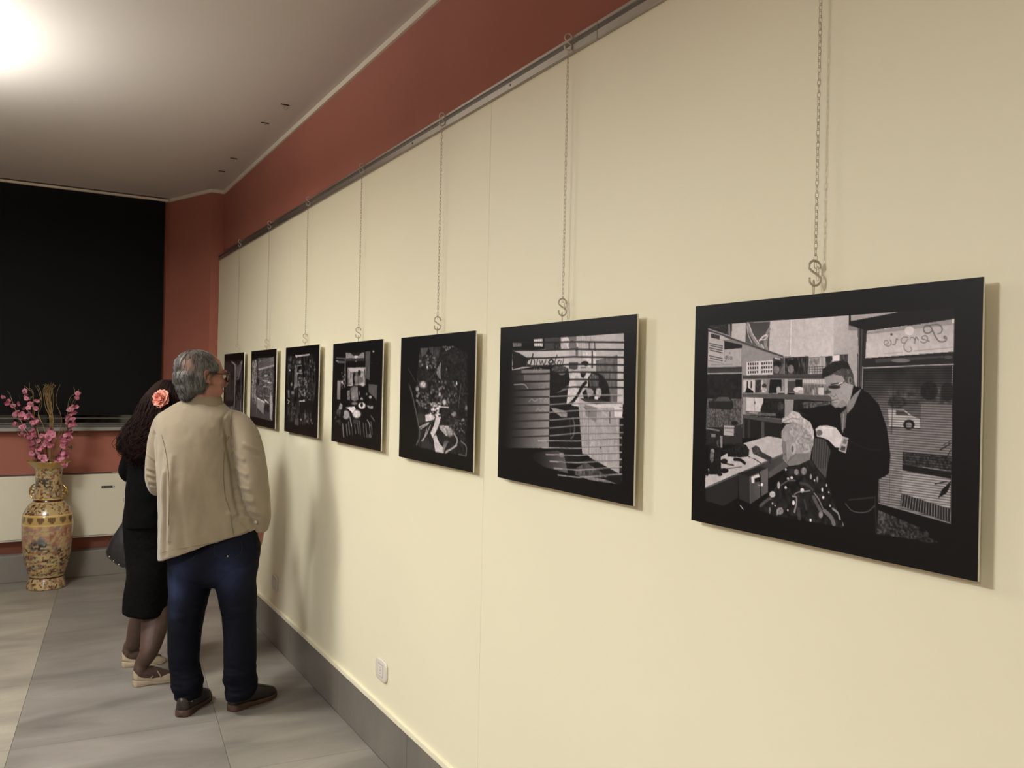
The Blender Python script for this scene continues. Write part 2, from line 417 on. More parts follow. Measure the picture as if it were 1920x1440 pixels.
# one chain link (stadium loop), 48 triangles
def link_me(rot, n=10, m=4, L=.0088, Wd=.0042, r=.00075):
    a = np.linspace(0, 2*math.pi, n, endpoint=False)
    z = np.sin(a)*(L-Wd) * .5 + np.sign(np.sin(a))*.0 ; 
    P = np.stack([np.cos(a)*Wd*.8, np.zeros(n), np.sin(a)*L], 1)
    if rot: P = P[:, [1, 0, 2]]
    mb = MB(); mb.tube(P, r, m, closed=True, ref=(0, 1, 0) if not rot else (1, 0, 0)); me = mb.mesh('link'); me.materials.append(M_steel); return me
LK = [link_me(0), link_me(1)]
def s_hook_me(big=True):
    a = np.linspace(-.3*math.pi, 1.0*math.pi, 12); R = .0105
    up = np.stack([0*a, R*np.cos(a), R*np.sin(a)+.0125], 1)          # upper bow
    lo = -up[:, [0, 1, 2]]; P = np.concatenate([up[::-1], lo])
    P = np.concatenate([up, []]) if False else P
    P = np.concatenate([up[::-1][:-1], lo[1:]])
    return P
def hook_mesh(name):
    a1 = np.linspace(math.radians(200), math.radians(-35), 12); a2 = np.linspace(math.radians(145), math.radians(380), 12)
    R = .0098
    P = np.concatenate([np.stack([0*a1, R*np.cos(a1), R*np.sin(a1)+.0115], 1), np.stack([0*a2, R*np.cos(a2), R*np.sin(a2)-.0115], 1)])
    P = smoothpath(P, 34); me = MB().tube(P, .0020, 8).mesh(name); me.materials.append(M_steel); return me
HK = hook_mesh('s_hook')
chain_y = [1.096, 1.973, 2.803, 3.648, 4.483, 5.313, 6.148]
DIST = ['nearest', 'second nearest', 'third', 'fourth', 'fifth', 'sixth', 'farthest']
XP = -.030
faces = []
for k, (y0, y1, z0, z1) in enumerate(PR):
    yc, zb = (y0+y1)/2, z0
    root = empty('photo_print', (XP+.005, yc, z0), 0, PL[k], 'picture')
    B = (XP+.005, yc, z0)
    part('foam_board', MB().box((XP+.0004, y0, z0), (XP+.0055, y1, z1)), M_foam, B, root)
    for zz in (z1-.06, z0+.03): part('hanger_block', MB().box((XP+.0055, yc-.06, zz), (-.001, yc+.06, zz+.03)), M_foam, B, root)
    faces.append((k, root, B))
    cy = chain_y[k]; xh = XP-.002
    cy2 = yc
    ztop = 2.575; zb_ = 1.862
    # hooks at both ends
    xh = -.0215
    o = bpy.data.objects.new('s_hook', HK); COL.objects.link(o); o.location = (xh, cy, ztop+.010); o.rotation_euler = (0, math.radians(-6), math.radians(66)); o.scale = (1, 1, 1.1)
    prop(o, 'steel S-hook on the rail end of the chain above ' + PN[k], 'hook', 'S-hooks over the rail')
    zs = z1+.042
    o = bpy.data.objects.new('s_hook', HK); COL.objects.link(o); o.location = (xh-.001, cy, zs); o.rotation_euler = (0, math.radians(4), math.radians(64)); o.scale = (1.15, 1.15, 1.15)
    prop(o, 'steel S-hook joining the chain to the top of ' + PN[k], 'hook', 'S-hooks above the prints')
    part('hanging_ring', MB().tube([(xh+.001, cy+.002*math.cos(a)+.004, z1+.014+.016*math.sin(a)) for a in np.linspace(0, 2*math.pi, 16)], .0011, 6), M_steel, B, root)
    ct = ztop-.012; cb = zs+.018
    ch = empty('hanging_chain', (xh, cy, ct), 0, 'thin steel link chain holding up ' + PN[k], 'chain', 'chains hanging from the rail')
    P = .0122; nlk = int((ct-cb)/P)+1
    for q in range(nlk):
        z = -(q+.5)*P; x = 0.0
        if k < 2:
            o = bpy.data.objects.new('link', LK[q % 2]); COL.objects.link(o); o.parent = ch; o.location = (x, 0, z); o.rotation_euler = (0, 0, math.radians(4+9*math.sin(q*.7)))
    if k >= 2:
        mb = MB()
        for q in range(nlk):
            z = -(q+.5)*P; a = np.linspace(0, 2*math.pi, 8, endpoint=False); th = math.radians(45+90*(q % 2)+8*math.sin(q*.7))
            Pp = np.stack([np.cos(a)*.0034*math.cos(th), np.cos(a)*.0034*math.sin(th), z+np.sin(a)*.0086], 1)
            mb.tube(Pp, .0008, 3, closed=True, ref=(-math.sin(th), math.cos(th), 0))
        o = obj('links', mb, M_steel, ch, fix=False); o['kind'] = 'stuff'
    else:   # short free end of the chain hanging inside the hook
        for q in range(2):
            o = bpy.data.objects.new('link', LK[q % 2]); COL.objects.link(o); o.parent = ch; o.location = (.012, .004, cb-ct-.012-q*P)
# ------------------------------------------------------------------ people
FH = np.array([math.sin(YAW), math.cos(YAW), 0.0]); XH = np.array([math.cos(YAW), -math.sin(YAW), 0.0])
class Person:
    """a person's own frame: X to the side, Y the way the back is turned to, Z up; origin on the floor"""
    def __init__(s, name, root, label):
        s.R = np.asarray(root, float); s.D = float((s.R-EYE) @ FH)
        s.root = empty(name, tuple(root), -YAW, label, 'person')
    def V(s, px, py, dy=0.0):
        d = FWD + RGT*(px-960)/FOC - UPV*(py-720)/FOC
        w = EYE + d*((s.D+dy)/(d @ FH)); q = w-s.R
        return np.array([q @ XH, dy, w[2]])
    def ring(s, py, l, r, ry, yc=0.0, tilt=0.0, n=44, e=2.3, pyr=None):
        a = s.V(l, py, yc); b = s.V(r, py if pyr is None else pyr, yc)
        xc = (a[0]+b[0])/2; rx = (b[0]-a[0])/2; zc = (a[2]+b[2])/2; tl = (b[2]-a[2])/(b[0]-a[0]) if pyr is not None else tilt
        t = np.arange(n)*2*math.pi/n; c, q = np.cos(t), np.sin(t)
        x = np.sign(c)*np.abs(c)**(2/e)*rx; y = np.sign(q)*np.abs(q)**(2/e)*ry
        return np.stack([xc+x, yc+y, zc+tl*x], 1)
    def rings(s, rows, n_out, **k):
        """rows (py, l, r, ry, yc, pyr) resampled smoothly"""
        rows = smoothpath(np.array(rows, float), n_out)
        return [s.ring(a[0], a[1], a[2], a[3], a[4], pyr=a[5], **k) for a in rows]
    def limb(s, mb, rows, n=26, m=20, flat=1.0):
        """rows: px, py, dy, radius"""
        P = np.array([list(s.V(a[0], a[1], a[2]))+[a[3]] for a in rows]); P = smoothpath(P, n)
        return mb.tube(P[:, :3], P[:, 3], m, flat=flat, ref=(0, 1, 0.01))
    def add(s, name, me, m, parent=None, smooth=True):
        return obj(name, me, m, parent or s.root, smooth)

def hand(mb, wrist, d, nrm, thumb_side, curl=.5, sc=1.0):
    d = np.array(d, float); d /= np.linalg.norm(d); nrm = np.array(nrm, float); nrm -= (nrm @ d)*d; nrm /= np.linalg.norm(nrm)
    s_ = np.cross(d, nrm)*thumb_side; w = np.array(wrist, float)
    sec = [(0, .026, .019), (.02, .031, .018), (.05, .040, .015), (.085, .042, .013), (.096, .036, .010)]
    R = []
    a = np.arange(16)*2*math.pi/16
    for t, hw, ht in sec: R.append(w+d*t*sc+np.outer(np.cos(a), s_)*hw*sc+np.outer(np.sin(a), nrm)*ht*sc)
    mb.loft(R)
    for off, ln in ((.030, .072), (.011, .081), (-.010, .075), (-.029, .058)):
        p = w+d*.078*sc+s_*off*sc; P = [p]; an = 0
        for q, f in enumerate((.25, .42, .33, .25)):
            dd = d*math.cos(an)+nrm*math.sin(an)+s_*off*.6; P.append(P[-1]+dd/np.linalg.norm(dd)*ln*f*sc); an += curl*(1.0, 1.0, .7, 0)[q]
        Q = smoothpath(P, 14); mb.tube(Q, np.linspace(.0088, .0068, 14)*sc, 10)
    p = w+d*.022*sc+s_*.020*sc; P = [p, p+(s_*.7+d*.6+nrm*.2)*.034*sc, p+(s_*.75+d*1.25+nrm*.45)*.047*sc, p+(s_*.7+d*1.9+nrm*.8)*.055*sc]
    mb.tube(smoothpath(P, 12), np.linspace(.013, .0078, 12)*sc, 10)

def head(mb, M, c, s=1.0):
    """face looks along +Y of the head frame"""
    T = lambda p: np.asarray(p, float)*s @ M.T + c
    def E(p, r, rot=None):
        mm = M if rot is None else M @ rot
        mb.ball(T(p), np.array(r)*s, 20, 14, mm)
    E((0, -.012, .032), (.075, .096, .086)); E((0, .028, -.02), (.064, .064, .085)); E((0, -.02, -.02), (.068, .075, .06))
    E((0, .048, -.088), (.040, .040, .030)); E((0, .078, -.100), (.020, .018, .016))
    for q in (-1, 1):
        E((q*.045, .055, -.02), (.022, .028, .024)); E((q*.03, .083, .030), (.026, .012, .009))
        E((q*.046, .028, -.066), (.026, .050, .040)); E((q*.010, .100, -.036), (.009, .010, .008))
        # ear: rim, lobe and bowl
        a = np.linspace(-2.2, 2.4, 12)
        mb.tube([T((q*(.079+.004*math.cos(t)), -.012-.016*math.cos(t), -.002+.029*math.sin(t))) for t in a], .0052*s, 8)
        E((q*.076, -.008, -.004), (.005, .013, .022)); E((q*.078, .0, -.030), (.005, .008, .010))
    mb.tube([T(p) for p in ((0, .086, .020), (0, .098, -.004), (0, .110, -.030))], [.009*s, .010*s, .013*s], 12)
    E((0, .090, -.058), (.022, .010, .006)); E((0, .088, -.067), (.019, .010, .006))
    return T
def Rz(a): c, s = math.cos(a), math.sin(a); return np.array([[c, -s, 0], [s, c, 0], [0, 0, 1.]])
def Rx(a): c, s = math.cos(a), math.sin(a); return np.array([[1., 0, 0], [0, c, -s], [0, s, c]])
def Ry(a): c, s = math.cos(a), math.sin(a); return np.array([[c, 0, s], [0, 1., 0], [-s, 0, c]])

def polydist(P, poly):
    """distance in X-Z from points to a polyline"""
    d = np.full(len(P), 9.0); p = P[:, [0, 2]]
    for a, b in zip(poly[:-1], poly[1:]):
        a = np.array([a[0], a[2]]); b = np.array([b[0], b[2]]); ab = b-a
        t = np.clip(((p-a) @ ab)/(ab @ ab), 0, 1); d = np.minimum(d, np.linalg.norm(p-a-t[:, None]*ab, axis=1))
    return d

M_skin = mat('skin', '#8e604e', .55, noise=(25, .12)); M_skin.node_tree.nodes['Principled BSDF'].inputs['Subsurface Weight'].default_value = .05
M_khaki = mat('khaki_cotton', '#857760', .85, noise=(14, .10), bump=(420, .25, .002), sheen=.25)
M_khaki_in = mat('khaki_collar', '#807259', .85, noise=(14, .12), bump=(420, .25, .002))
M_thread = mat('khaki_stitching', '#75674f', .9, noise=(200, .3))
M_jeans = mat('dark_denim', '#141a30', .8, attr='paint', bump=(500, .3, .002))
M_lea = mat('brown_shoe_leather', '#2b2320', .45, noise=(30, .3), bump=(120, .2, .002))
M_sole = mat('brown_rubber_sole', '#4a3326', .7, noise=(30, .2))
M_lace = mat('leather_lace', '#3a2c22', .7, noise=(80, .2))
M_eyelet = mat('brass_eyelet', '#b0a890', .3, metal=.9, noise=(50, .1))
M_grey = mat('grey_hair', '#6b6762', .55, attr='paint', bump=(260, .4, .002), stretch=(1, 1, .25))
M_tort = mat('tortoiseshell_frame', '#3c1e12', .25, noise=(60, .4))
M_lens = mat('spectacle_lens', '#c9b9a6', .05, noise=(2, .02), alpha=.22)
M_black_knit = mat('black_knit', '#060607', .95, noise=(90, .5), bump=(240, .5, .004), spec=.1)
M_black_skirt = mat('black_boucle', '#0b0a0b', .95, noise=(60, .7), bump=(150, .8, .005), spec=.1)
M_tights = mat('sheer_brown_tights', '#4d382e', .6, noise=(30, .25))
M_dhair = mat('dark_brown_hair', '#1a0f0d', .8, attr='paint', bump=(200, .5, .003), spec=.15)
M_beige = mat('beige_suede', '#a3937c', .75, noise=(40, .12), bump=(300, .2, .002))
M_bag = mat('dark_bag_leather', '#19191a', .42, noise=(30, .3), bump=(90, .2, .003))

def shoe(name, parent, heel, toe, W, kind, zoff=0.0):
    """shoe from heel point to toe point on the floor; returns the upper"""
    heel = np.array(heel, float); toe = np.array(toe, float); d = toe-heel; L = float(np.linalg.norm(d[:2])); d = d/np.linalg.norm(d); sd = np.array([d[1], -d[0], 0.0]); up = np.array([0, 0, 1.])
    X = lambda t, w, z: heel+d*t*L+sd*w+up*(z+zoff)
    ts = np.concatenate([np.linspace(0, .08, 5), np.linspace(.12, .9, 16), np.linspace(.93, 1, 5)])
    prof = lambda t: W*np.interp(t, [0, .02, .06, .2, .42, .68, .82, .92, .97, 1], [.25, .48, .66, .74, .74, 1, .95, .72, .46, .12])
    if kind == 'boat':
        hs = lambda t: np.interp(t, [0, .3, .36, .5, 1], [.033, .031, .024, .022, .022]); hb = lambda t: np.interp(t, [0, .29, .33, .42, .9, 1], [0, 0, .006, 0, .0, .006])
        hu = lambda t: np.interp(t, [0, .05, .25, .45, .6, .8, .93, 1], [.085, .092, .088, .098, .088, .064, .048, .03])
    else:
        hs = lambda t: np.interp(t, [0, .25, .5, .7, 1], [.034, .026, .012, .009, .009]); hb = lambda t: np.interp(t, [0, .2, .35, .5, .9, 1], [0, 0, .002, .0, .0, .006])
        hu = lambda t: np.interp(t, [0, .06, .22, .4, .62, .72, .85, 1], [.082, .086, .054, .036, .036, .046, .040, .018])
    R = []
    for t in ts:
        w = prof(t)*1.04+.002; a, b = hb(t), hs(t); R.append(np.array([X(t, w*.94, a), X(t, w, a+.004), X(t, w, b-.003), X(t, w*.95, b), X(t, -w*.95, b), X(t, -w, b-.003), X(t, -w, a+.004), X(t, -w*.94, a)]))
    so = MB().loft(R)
    R = []; ph = np.linspace(0, math.pi, 15)
    for t in ts:
        w = prof(t); b = hs(t)-.004; h = hu(t)-b
        if kind == 'boat' or t > .66 or t < .0: R.append(np.array([X(t, w*math.copysign(abs(math.cos(p))**.72, math.cos(p)), b+h*abs(math.sin(p))**.8) for p in ph]))
        else:
            k = 1.0
            R.append(np.array([X(t, w*math.copysign(abs(math.cos(p))**.72, math.cos(p)), b+h*min(1, abs(math.sin(p))**.8*1.15)) for p in ph]))
    upm = MB().loft(R)
    U = obj(name, upm, M_lea if kind == 'boat' else M_beige, parent)
    s_ = obj('sole', so, M_sole if kind == 'boat' else M_beige, U)
    if kind == 'boat':
        # collar lace, eyelets, moccasin seam, bow
        for sgn in (-1, 1):
            P = [X(t, sgn*(prof(t)*np.interp(z, [.06, .09], [.96, .80])+.001), z) for t, z in ((.04, .072), (.12, .070), (.22, .068), (.32, .068), (.42, .070), (.48, .078))]
            obj('lace', MB().tube(smoothpath(P, 20), .0022, 6), M_lace, U)
            for t in (.14, .24, .34, .42):
                p = X(t, sgn*(prof(t)*.97+.001), .066)
                obj('eyelet', MB().tube([p, p+sd*sgn*.0025], .0042, 10), M_eyelet, U)
        P = [X(.52+.42*math.sin(q)*.5+.16, prof(.75)*.62*math.cos(q), float(hu(.52+.42*math.sin(q)*.5+.16))*.97-.003) for q in np.linspace(-.9, math.pi+.9, 26)]
        obj('apron_seam', MB().tube(P, .0028, 6), M_lea, U)
        mb = MB()
        for sg in (-1, 1):
            a = np.linspace(0, math.pi*1.6, 10); mb.tube([X(.50, sg*(.004+.012*abs(math.sin(q*.6))), .089)+d*.012*math.sin(q)+up*.012*math.sin(q*.5) for q in a], .002, 6)
        mb.tube([X(.47, -.02, .085), X(.48, 0, .092), X(.5, .02, .084)], .0022, 6)
        o = obj('lace_bow', mb, M_lace, U); o['kind'] = 'stuff'
    else:
        for t0, t1 in ((.36, .60), (.58, .38)):
            P = [X(t0, prof(t0)*.98, .036), X((t0*2+t1)/3, prof(t0)*.62, .066), X((t0+t1)/2, 0, .082), X((t0+2*t1)/3, -prof(t1)*.62, .066), X(t1, -prof(t1)*.98, .036)]
            obj('strap', MB().tube(smoothpath(P, 16), [(.0062, .002)]*16, 8, ref=up), M_beige, U)
    return U

# ---------------------------------------------------------------- the man
man = Person('person', (-.505, 4.20, 0), 'grey-haired man in a beige jacket and dark jeans, hand in his pocket')
V = man.V
HEADROT = Rz(-math.radians(50)) @ Rx(math.radians(-4)) @ Ry(math.radians(-2)); HS = 1.04
HC = V(382, 706, .0)
mb = MB(); TH = head(mb, HEADROT, HC, HS)
man.limb(mb, [(380, 715, .0, .056), (383, 742, -.005, .060), (382, 775, 0, .06)], 10)
mb.loft(man.rings([(752, 356, 408, .05, 0, 754), (774, 332, 418, .08, 0, 780), (800, 312, 422, .10, 0, 800), (870, 312, 440, .105, 0, 870), (960, 322, 452, .11, 0, 960), (1030, 326, 470, .11, 0, 1030), (1075, 332, 465, .10, 0, 1075)], 22))
man.limb(mb, [(436, 790, 0, .042), (461, 830, -.02, .044), (476, 895, -.05, .040), (486, 945, -.03, .036), (488, 990, 0.01, .028)], 26)
man.limb(mb, [(316, 785, 0, .050), (300, 840, .03, .045), (296, 893, .06, .040), (312, 915, .15, .036), (338, 905, .26, .028)], 26)
hand(mb, V(488, 992, .01), V(482, 1030, .04)-V(488, 992, .01), (-1, .2, 0), 1, .35)
hand(mb, V(338, 905, .26), V(362, 893, .30)-V(338, 905, .26), (0, .5, 1), -1, .6)
# legs and feet
w2l = lambda w: np.array([(np.asarray(w)-man.R) @ XH, (np.asarray(w)-man.R) @ FH, w[2]])
heelL, toeL = w2l((-.672, 4.165, 0)), w2l((-.512, 4.390, 0)); heelR, toeR = w2l((-.455, 4.135, 0)), w2l((-.203, 4.262, 0))
def leg(mb, hip, knee, heel, toe, r=(.085, .058, .042)):
    heel, toe = np.array(heel), np.array(toe); d = (toe-heel)/np.linalg.norm(toe-heel); an = heel+d*.055+np.array([0, 0, .10])
    P = smoothpath(np.array([list(hip)+[r[0]], list((hip+knee)/2)+[(r[0]+r[1])/2+.005], list(knee)+[r[1]], list(knee*.45+an*.55)+[r[1]*.95], list(an)+[r[2]]]), 26)
    mb.tube(P[:, :3], P[:, 3], 18)
    P = smoothpath(np.array([list(an+[0, 0, .01])+[.038], list(heel+d*.05+[0, 0, .062])+[.034], list(heel+d*.13+[0, 0, .05])+[.028], list(heel+d*.19+[0, 0, .043])+[.020], list(heel+d*.225+[0, 0, .04])+[.012]]), 16)
    mb.tube(P[:, :3], P[:, 3], 14)
leg(mb, V(358, 1075, 0), V(346, 1190, -.02), heelL, toeL, (.085, .055, .034)); leg(mb, V(440, 1075, 0), V(450, 1190, -.03), heelR, toeR, (.085, .055, .036))
body = remesh(mb, .0055, 3, 'body'); man.add('body', body, M_skin)
# eyes
for q in (-1, 1):
    obj('eye', MB().ball(TH((q*.031, .083, .008)), .0115, 12, 8), mat('eye_white', '#cfc6bc', .2, noise=(5, .05)) if q < 0 else bpy.data.materials['eye_white'], man.root)
# jacket
mb = MB()
jr = [(1048, 301, 487, .145, .01, 988), (1043, 302, 486, .145, .01, 985), (1010, 303.5, 482, .15, .01, 962), (960, 305, 470, .155, .01, 930), (915, 303, 460, .15, .0, 900), (870, 299, 452, .145, 0, 865),
      (830, 296, 446, .14, 0, 832), (800, 295, 446, .13, 0, 800), (782, 300, 446, .115, 0, 784), (768, 312, 438, .10, 0, 774), (757, 330, 426, .08, 0, 763), (748, 347, 417, .062, 0, 754), (742, 351, 412, .055, 0, 748)]
sm3 = lambda t: (lambda u: u*u*(3-2*u))(np.clip(t, 0, 1))
rg = man.rings(jr, 60, n=64, e=2.3)
for r_ in rg:      # the back is turned a little: its right half recedes
    x0 = V(345, 900)[0]; r_[:, 1] -= np.where(r_[:, 1] < r_[:, 1].mean(), .062*np.where(r_[:, 0] < x0, np.exp(-((r_[:, 0]-x0)/.085)**2), np.exp(-((r_[:, 0]-x0)/.20)**2))*sm3((1.50-r_[:, 2])/.42), 0)
cc = rg[0].mean(0); hem_in = (rg[0]-cc)*.90+cc
mb.loft([(rg[0]-cc)*.84+cc+[0, 0, .03], hem_in]+rg)
man.limb(mb, [(424, 786, 0, .048), (441, 791, 0, .056), (459, 812, -.015, .062), (469, 848, -.035, .067), (477, 900, -.05, .065), (484, 945, -.035, .056), (489, 968, -.01, .045), (487, 992, .01, .035)], 50, 28)
man.limb(mb, [(325, 785, 0, .048), (312, 795, 0, .060), (301, 835, .02, .060), (297, 875, .04, .060), (297, 898, .06, .058), (303, 910, .10, .054), (322, 908, .20, .045), (338, 905, .25, .038)], 50, 28)
jk = remesh(mb, .0055, 5, 'jacket')
c = coords(jk); nn = normals(jk)
disp = fbm(c*[9, 9, 3.0]+3, 3)*.011*np.clip((1.45-c[:, 2])/.35, .25, 1) + fbm(c*[28, 28, 20], 2)*.0016
back = np.clip(-nn[:, 1]*1.4, 0, 1)
def fold(pts, w, amp, mask=back):
    global disp
    P = [V(a, b, 0) for a, b in pts]; d = polydist(c, P); disp = disp + amp*.85*np.exp(-(d/(w*1.15))**2)*mask
fold([(338, 880), (334, 940), (327, 1025)], .014, .010); fold([(352, 850), (350, 930), (345, 1000)], .011, .007)
fold([(362, 900), (368, 960), (374, 1020)], .02, -.006); fold([(345, 870), (342, 950), (337, 1025)], .009, -.007)
fold([(330, 850), (322, 930), (315, 1020)], .02, -.007)
fold([(431, 816), (424, 806), (416, 799)], .010, .003)
fold([(300, 812), (306, 830), (307, 860)], .010, -.014); fold([(432, 790), (438, 830), (446, 870), (455, 930), (461, 960)], .0085, -.016)
fold([(436, 762), (432, 790), (431, 815)], .007, .004); fold([(433, 765), (429, 790), (428, 815)], .005, -.005)
for a, b in (((446, 842), (470, 858)), ((450, 872), (476, 886)), ((455, 905), (480, 912)), ((458, 930), (486, 934)), ((462, 948), (492, 955)), ((470, 830), (492, 842))):
    fold([a, b], .007, .006); fold([(a[0]+1, a[1]+9), (b[0]+2, b[1]+10)], .007, -.005)
for a, b in (((278, 876), (300, 884)), ((277, 888), (301, 896)), ((280, 902), (302, 906)), ((280, 850), (296, 862)), ((284, 912), (304, 918))):
    fold([a, b], .006, .005); fold([(a[0], a[1]+6), (b[0], b[1]+6)], .005, -.005)
# pocket bulge and hand lift at the right hem
fold([(447, 955), (462, 958), (474, 968)], .010, .009); fold([(455, 966), (466, 972), (472, 982)], .008, -.010)
setco(jk, c+nn*disp[:, None])
jack = man.add('jacket', jk, M_khaki)
def on_back(px, py, depth=.20):
    """point on the jacket surface seen from behind"""
    p = V(px, py, 0); d = np.hypot(JC[:, 0]-p[0], JC[:, 2]-p[2]); k = np.where((d < .012) & (JN[:, 1] < -.05))[0]
    y = JC[k, 1].min() if len(k) else -.14
    dy = 0
    for _ in range(3):
        p = V(px, py, y); d = np.hypot(JC[:, 0]-p[0], JC[:, 2]-p[2]); k = np.where((d < .008) & (JN[:, 1] < .1))[0]
        if len(k): y = JC[k, 1].min()
    return V(px, py, y+.0003)
JC = coords(jk); JN = normals(jk)
def stitch(name, pts, r=.0010, parent=None, n=30):
    P = smoothpath(np.array(pts, float), n); Q = np.array([on_back(a, b) for a, b in P]); Q[:, 1] = np.convolve(np.pad(Q[:, 1], 2, 'edge'), np.ones(5)/5, 'valid')
    return obj(name, MB().tube(Q, r, 6), M_thread, parent or jack)
stitch('seam', [(429, 818), (421, 840), (419, 870), (419, 900), (422, 930), (430, 955), (434, 980), (438, 1003)])
stitch('seam', [(303, 815), (311, 850), (316, 890), (317, 940), (316, 985)], .0010)
stitch('seam', [(437, 764), (434, 780), (432, 800), (433, 816)])
stitch('hem_seam', [(304, 1036), (330, 1030), (360, 1025), (400, 1017), (440, 1006), (468, 994)], .0012)
stitch('shoulder_seam', [(352, 756), (380, 760), (410, 758), (432, 766)], .0010) if False else None
# collar: folded band standing at the neck
col = [(762, 340, 424, .078, -.004, 765), (754, 345, 419, .070, -.004, 757), (742, 349, 413, .062, -.002, 747), (735, 351, 410, .058, 0, 741)]
R1 = man.rings(col, 9, n=48, e=2.2); cc = R1[-1].mean(0); Ri = [(r-r.mean(0))*.90+r.mean(0) for r in R1[::-1]]
cm = remesh(MB().loft(R1+[Ri[0]+[0, 0, -.002]]+Ri[1:6], cap=True), .004, 2, 'collar'); c = coords(cm); nn = normals(cm)
setco(cm, c+nn*(fbm(c*30)*.002)[:, None]); man.add('collar', cm, M_khaki_in, jack)
mbb = MB(); pb = on_back(480, 979); mbb.tube([pb+[0, -.001, 0], pb+[0, -.0055, 0]], .0075, 14); man.add('cuff_button', mbb, mat('horn_button', '#b5a88e', .35, noise=(60, .2)), jack)
# shirt band seen at the neck
# jeans
mb = MB()
mb.loft(man.rings([(975, 322, 470, .115, 0, 965), (1000, 318, 484, .125, 0, 990), (1035, 316, 487, .135, 0, 1030), (1060, 318, 482, .13, 0, 1060), (1082, 321, 477, .115, 0, 1082), (1096, 335, 466, .08, 0, 1096)], 16, n=40))
def jl(rows): return [(a, l, r, ry, yc, a) for a, l, r, ry, yc in rows]
mb.loft(man.rings(jl([(1060, 318, 402, .115, 0), (1090, 319, 398, .115, 0), (1113, 320, 391, .108, -.005), (1135, 319, 385, .100, -.01), (1187, 317, 376, .088, -.02), (1230, 318, 373, .080, -.03), (1253, 319, 374, .078, -.03), (1272, 321, 380, .08, -.03), (1295, 327, 379, .076, -.03), (1306, 330, 376, .070, -.03)]), 44, n=36, e=2.1))
mb.loft(man.rings(jl([(1060, 398, 483, .115, 0), (1090, 404, 478, .112, 0), (1113, 411, 480, .104, 0), (1140, 416, 480, .096, -.005), (1187, 421, 479, .088, -.02), (1230, 421, 479, .082, -.03), (1253, 421, 479, .080, -.03), (1275, 420, 480, .08, -.02), (1295, 423, 479, .078, -.02), (1308, 425, 470, .072, -.02)]), 44, n=36, e=2.1))
jn = remesh(mb, .0055, 4, 'jeans'); c = coords(jn); nn = normals(jn); z = c[:, 2]
low = np.clip((.34-z)/.2, 0, 1)
disp = fbm(c*[8, 8, 4]+9, 3)*.004 + low*fbm(c*[10, 10, 34]+2, 3)*.009 + np.exp(-((z-.50)/.06)**2)*fbm(c*[8, 8, 30], 2)*.006 + np.exp(-((z-.72)/.06)**2)*fbm(c*[14, 8, 26], 2)*.004
setco(jn, c+nn*disp[:, None])
base = np.array(lin([.038, .045, .085])); fade = np.zeros(len(c))
for (px, py), r, a in (((328, 1105), .050, .50), ((330, 1062), .05, .35), ((432, 1075), .075, .38), ((352, 1060), .05, .15), ((326, 1150), .03, .2)):
    p = V(px, py, -.1); d = np.hypot(c[:, 0]-p[0], (c[:, 2]-p[2])*.8); fade += a*np.exp(-(d/r)**2)*np.clip(-nn[:, 1]*1.5+.4, 0, 1)
fade = np.clip(fade*(1+.35*fbm(c*40, 2)), 0, 1)[:, None]
paint(jn, np.clip(base*(1+.25*fbm(c*120, 2)[:, None]), 0, 1)*(1-fade)+np.array(lin([.20, .24, .36]))*fade)
jeans = man.add('jeans', jn, M_jeans)
JC = coords(jn); JN = normals(jn)
M_thread2 = mat('denim_stitching', '#171b2a', .9, noise=(200, .3))
for pts in ([(402, 1022), (404, 1040), (428, 1050), (452, 1036), (452, 1014)], [(328, 1046), (346, 1056), (360, 1050), (366, 1040)]):
    o = stitch('pocket_seam', pts, .0012, jeans); o.data.materials.clear(); o.data.materials.append(M_thread2)
pp = on_back(427, 1043); man.add('rivet', MB().tube([pp, pp+[0, -.003, 0]], .004, 10), M_eyelet, jeans)
# shoes
shoe('boat_shoe', man.root, heelL, toeL, .049, 'boat'); shoe('boat_shoe', man.root, heelR, toeR, .049, 'boat')
# hair
mb = MB()
def HE(p, r): mb.ball(TH(p), np.array(r)*HS, 22, 14, HEADROT)
HE((0, -.034, .034), (.083, .106, .089)); HE((0, -.060, -.010), (.081, .078, .078)); HE((0, -.066, -.050), (.070, .060, .056)); HE((0, -.074, -.088), (.050, .034, .034))
HE((.062, -.036, -.02), (.024, .036, .06)); HE((-.062, -.036, -.02), (.024, .036, .06)); HE((.066, .012, .042), (.018, .034, .030)); HE((-.066, .012, .042), (.018, .034, .030))
hm = remesh(mb, .005, 14, 'hair'); c = coords(hm); nn = normals(hm)
setco(hm, c+nn*(fbm(c*[45, 45, 14], 3)*.0035+fbm(c*120, 2)*.001)[:, None])
crown = V(354, 682, -.10)
def hcol(c):
    d = np.linalg.norm((c-crown)*[1, .6, .8], axis=1); k = np.exp(-(d/.034)**2)*.75*(1+.5*fbm(c*60, 2)); k = np.clip(k, 0, .85)[:, None]
    t = (.5+.5*fbm(c*[70, 70, 14]+5, 3))[:, None]
    g = np.array(lin([.15, .147, .14]))*(1-t)+np.array(lin([.43, .42, .395]))*t
    top = np.clip((c[:, 2:3]-HC[2]-.05)/.08, 0, 1); g = g*(1-.35*top)
    return g*(1-k)+np.array(lin([.52, .37, .30]))*k
paint(hm, hcol(coords(hm))); man.add('hair', hm, M_grey)
HCd = coords(hm); HN = normals(hm)
mb = MB(); cols = []
crw = TH((-.01, -.05, .118)); idx = rng.choice(len(HCd), 1900)
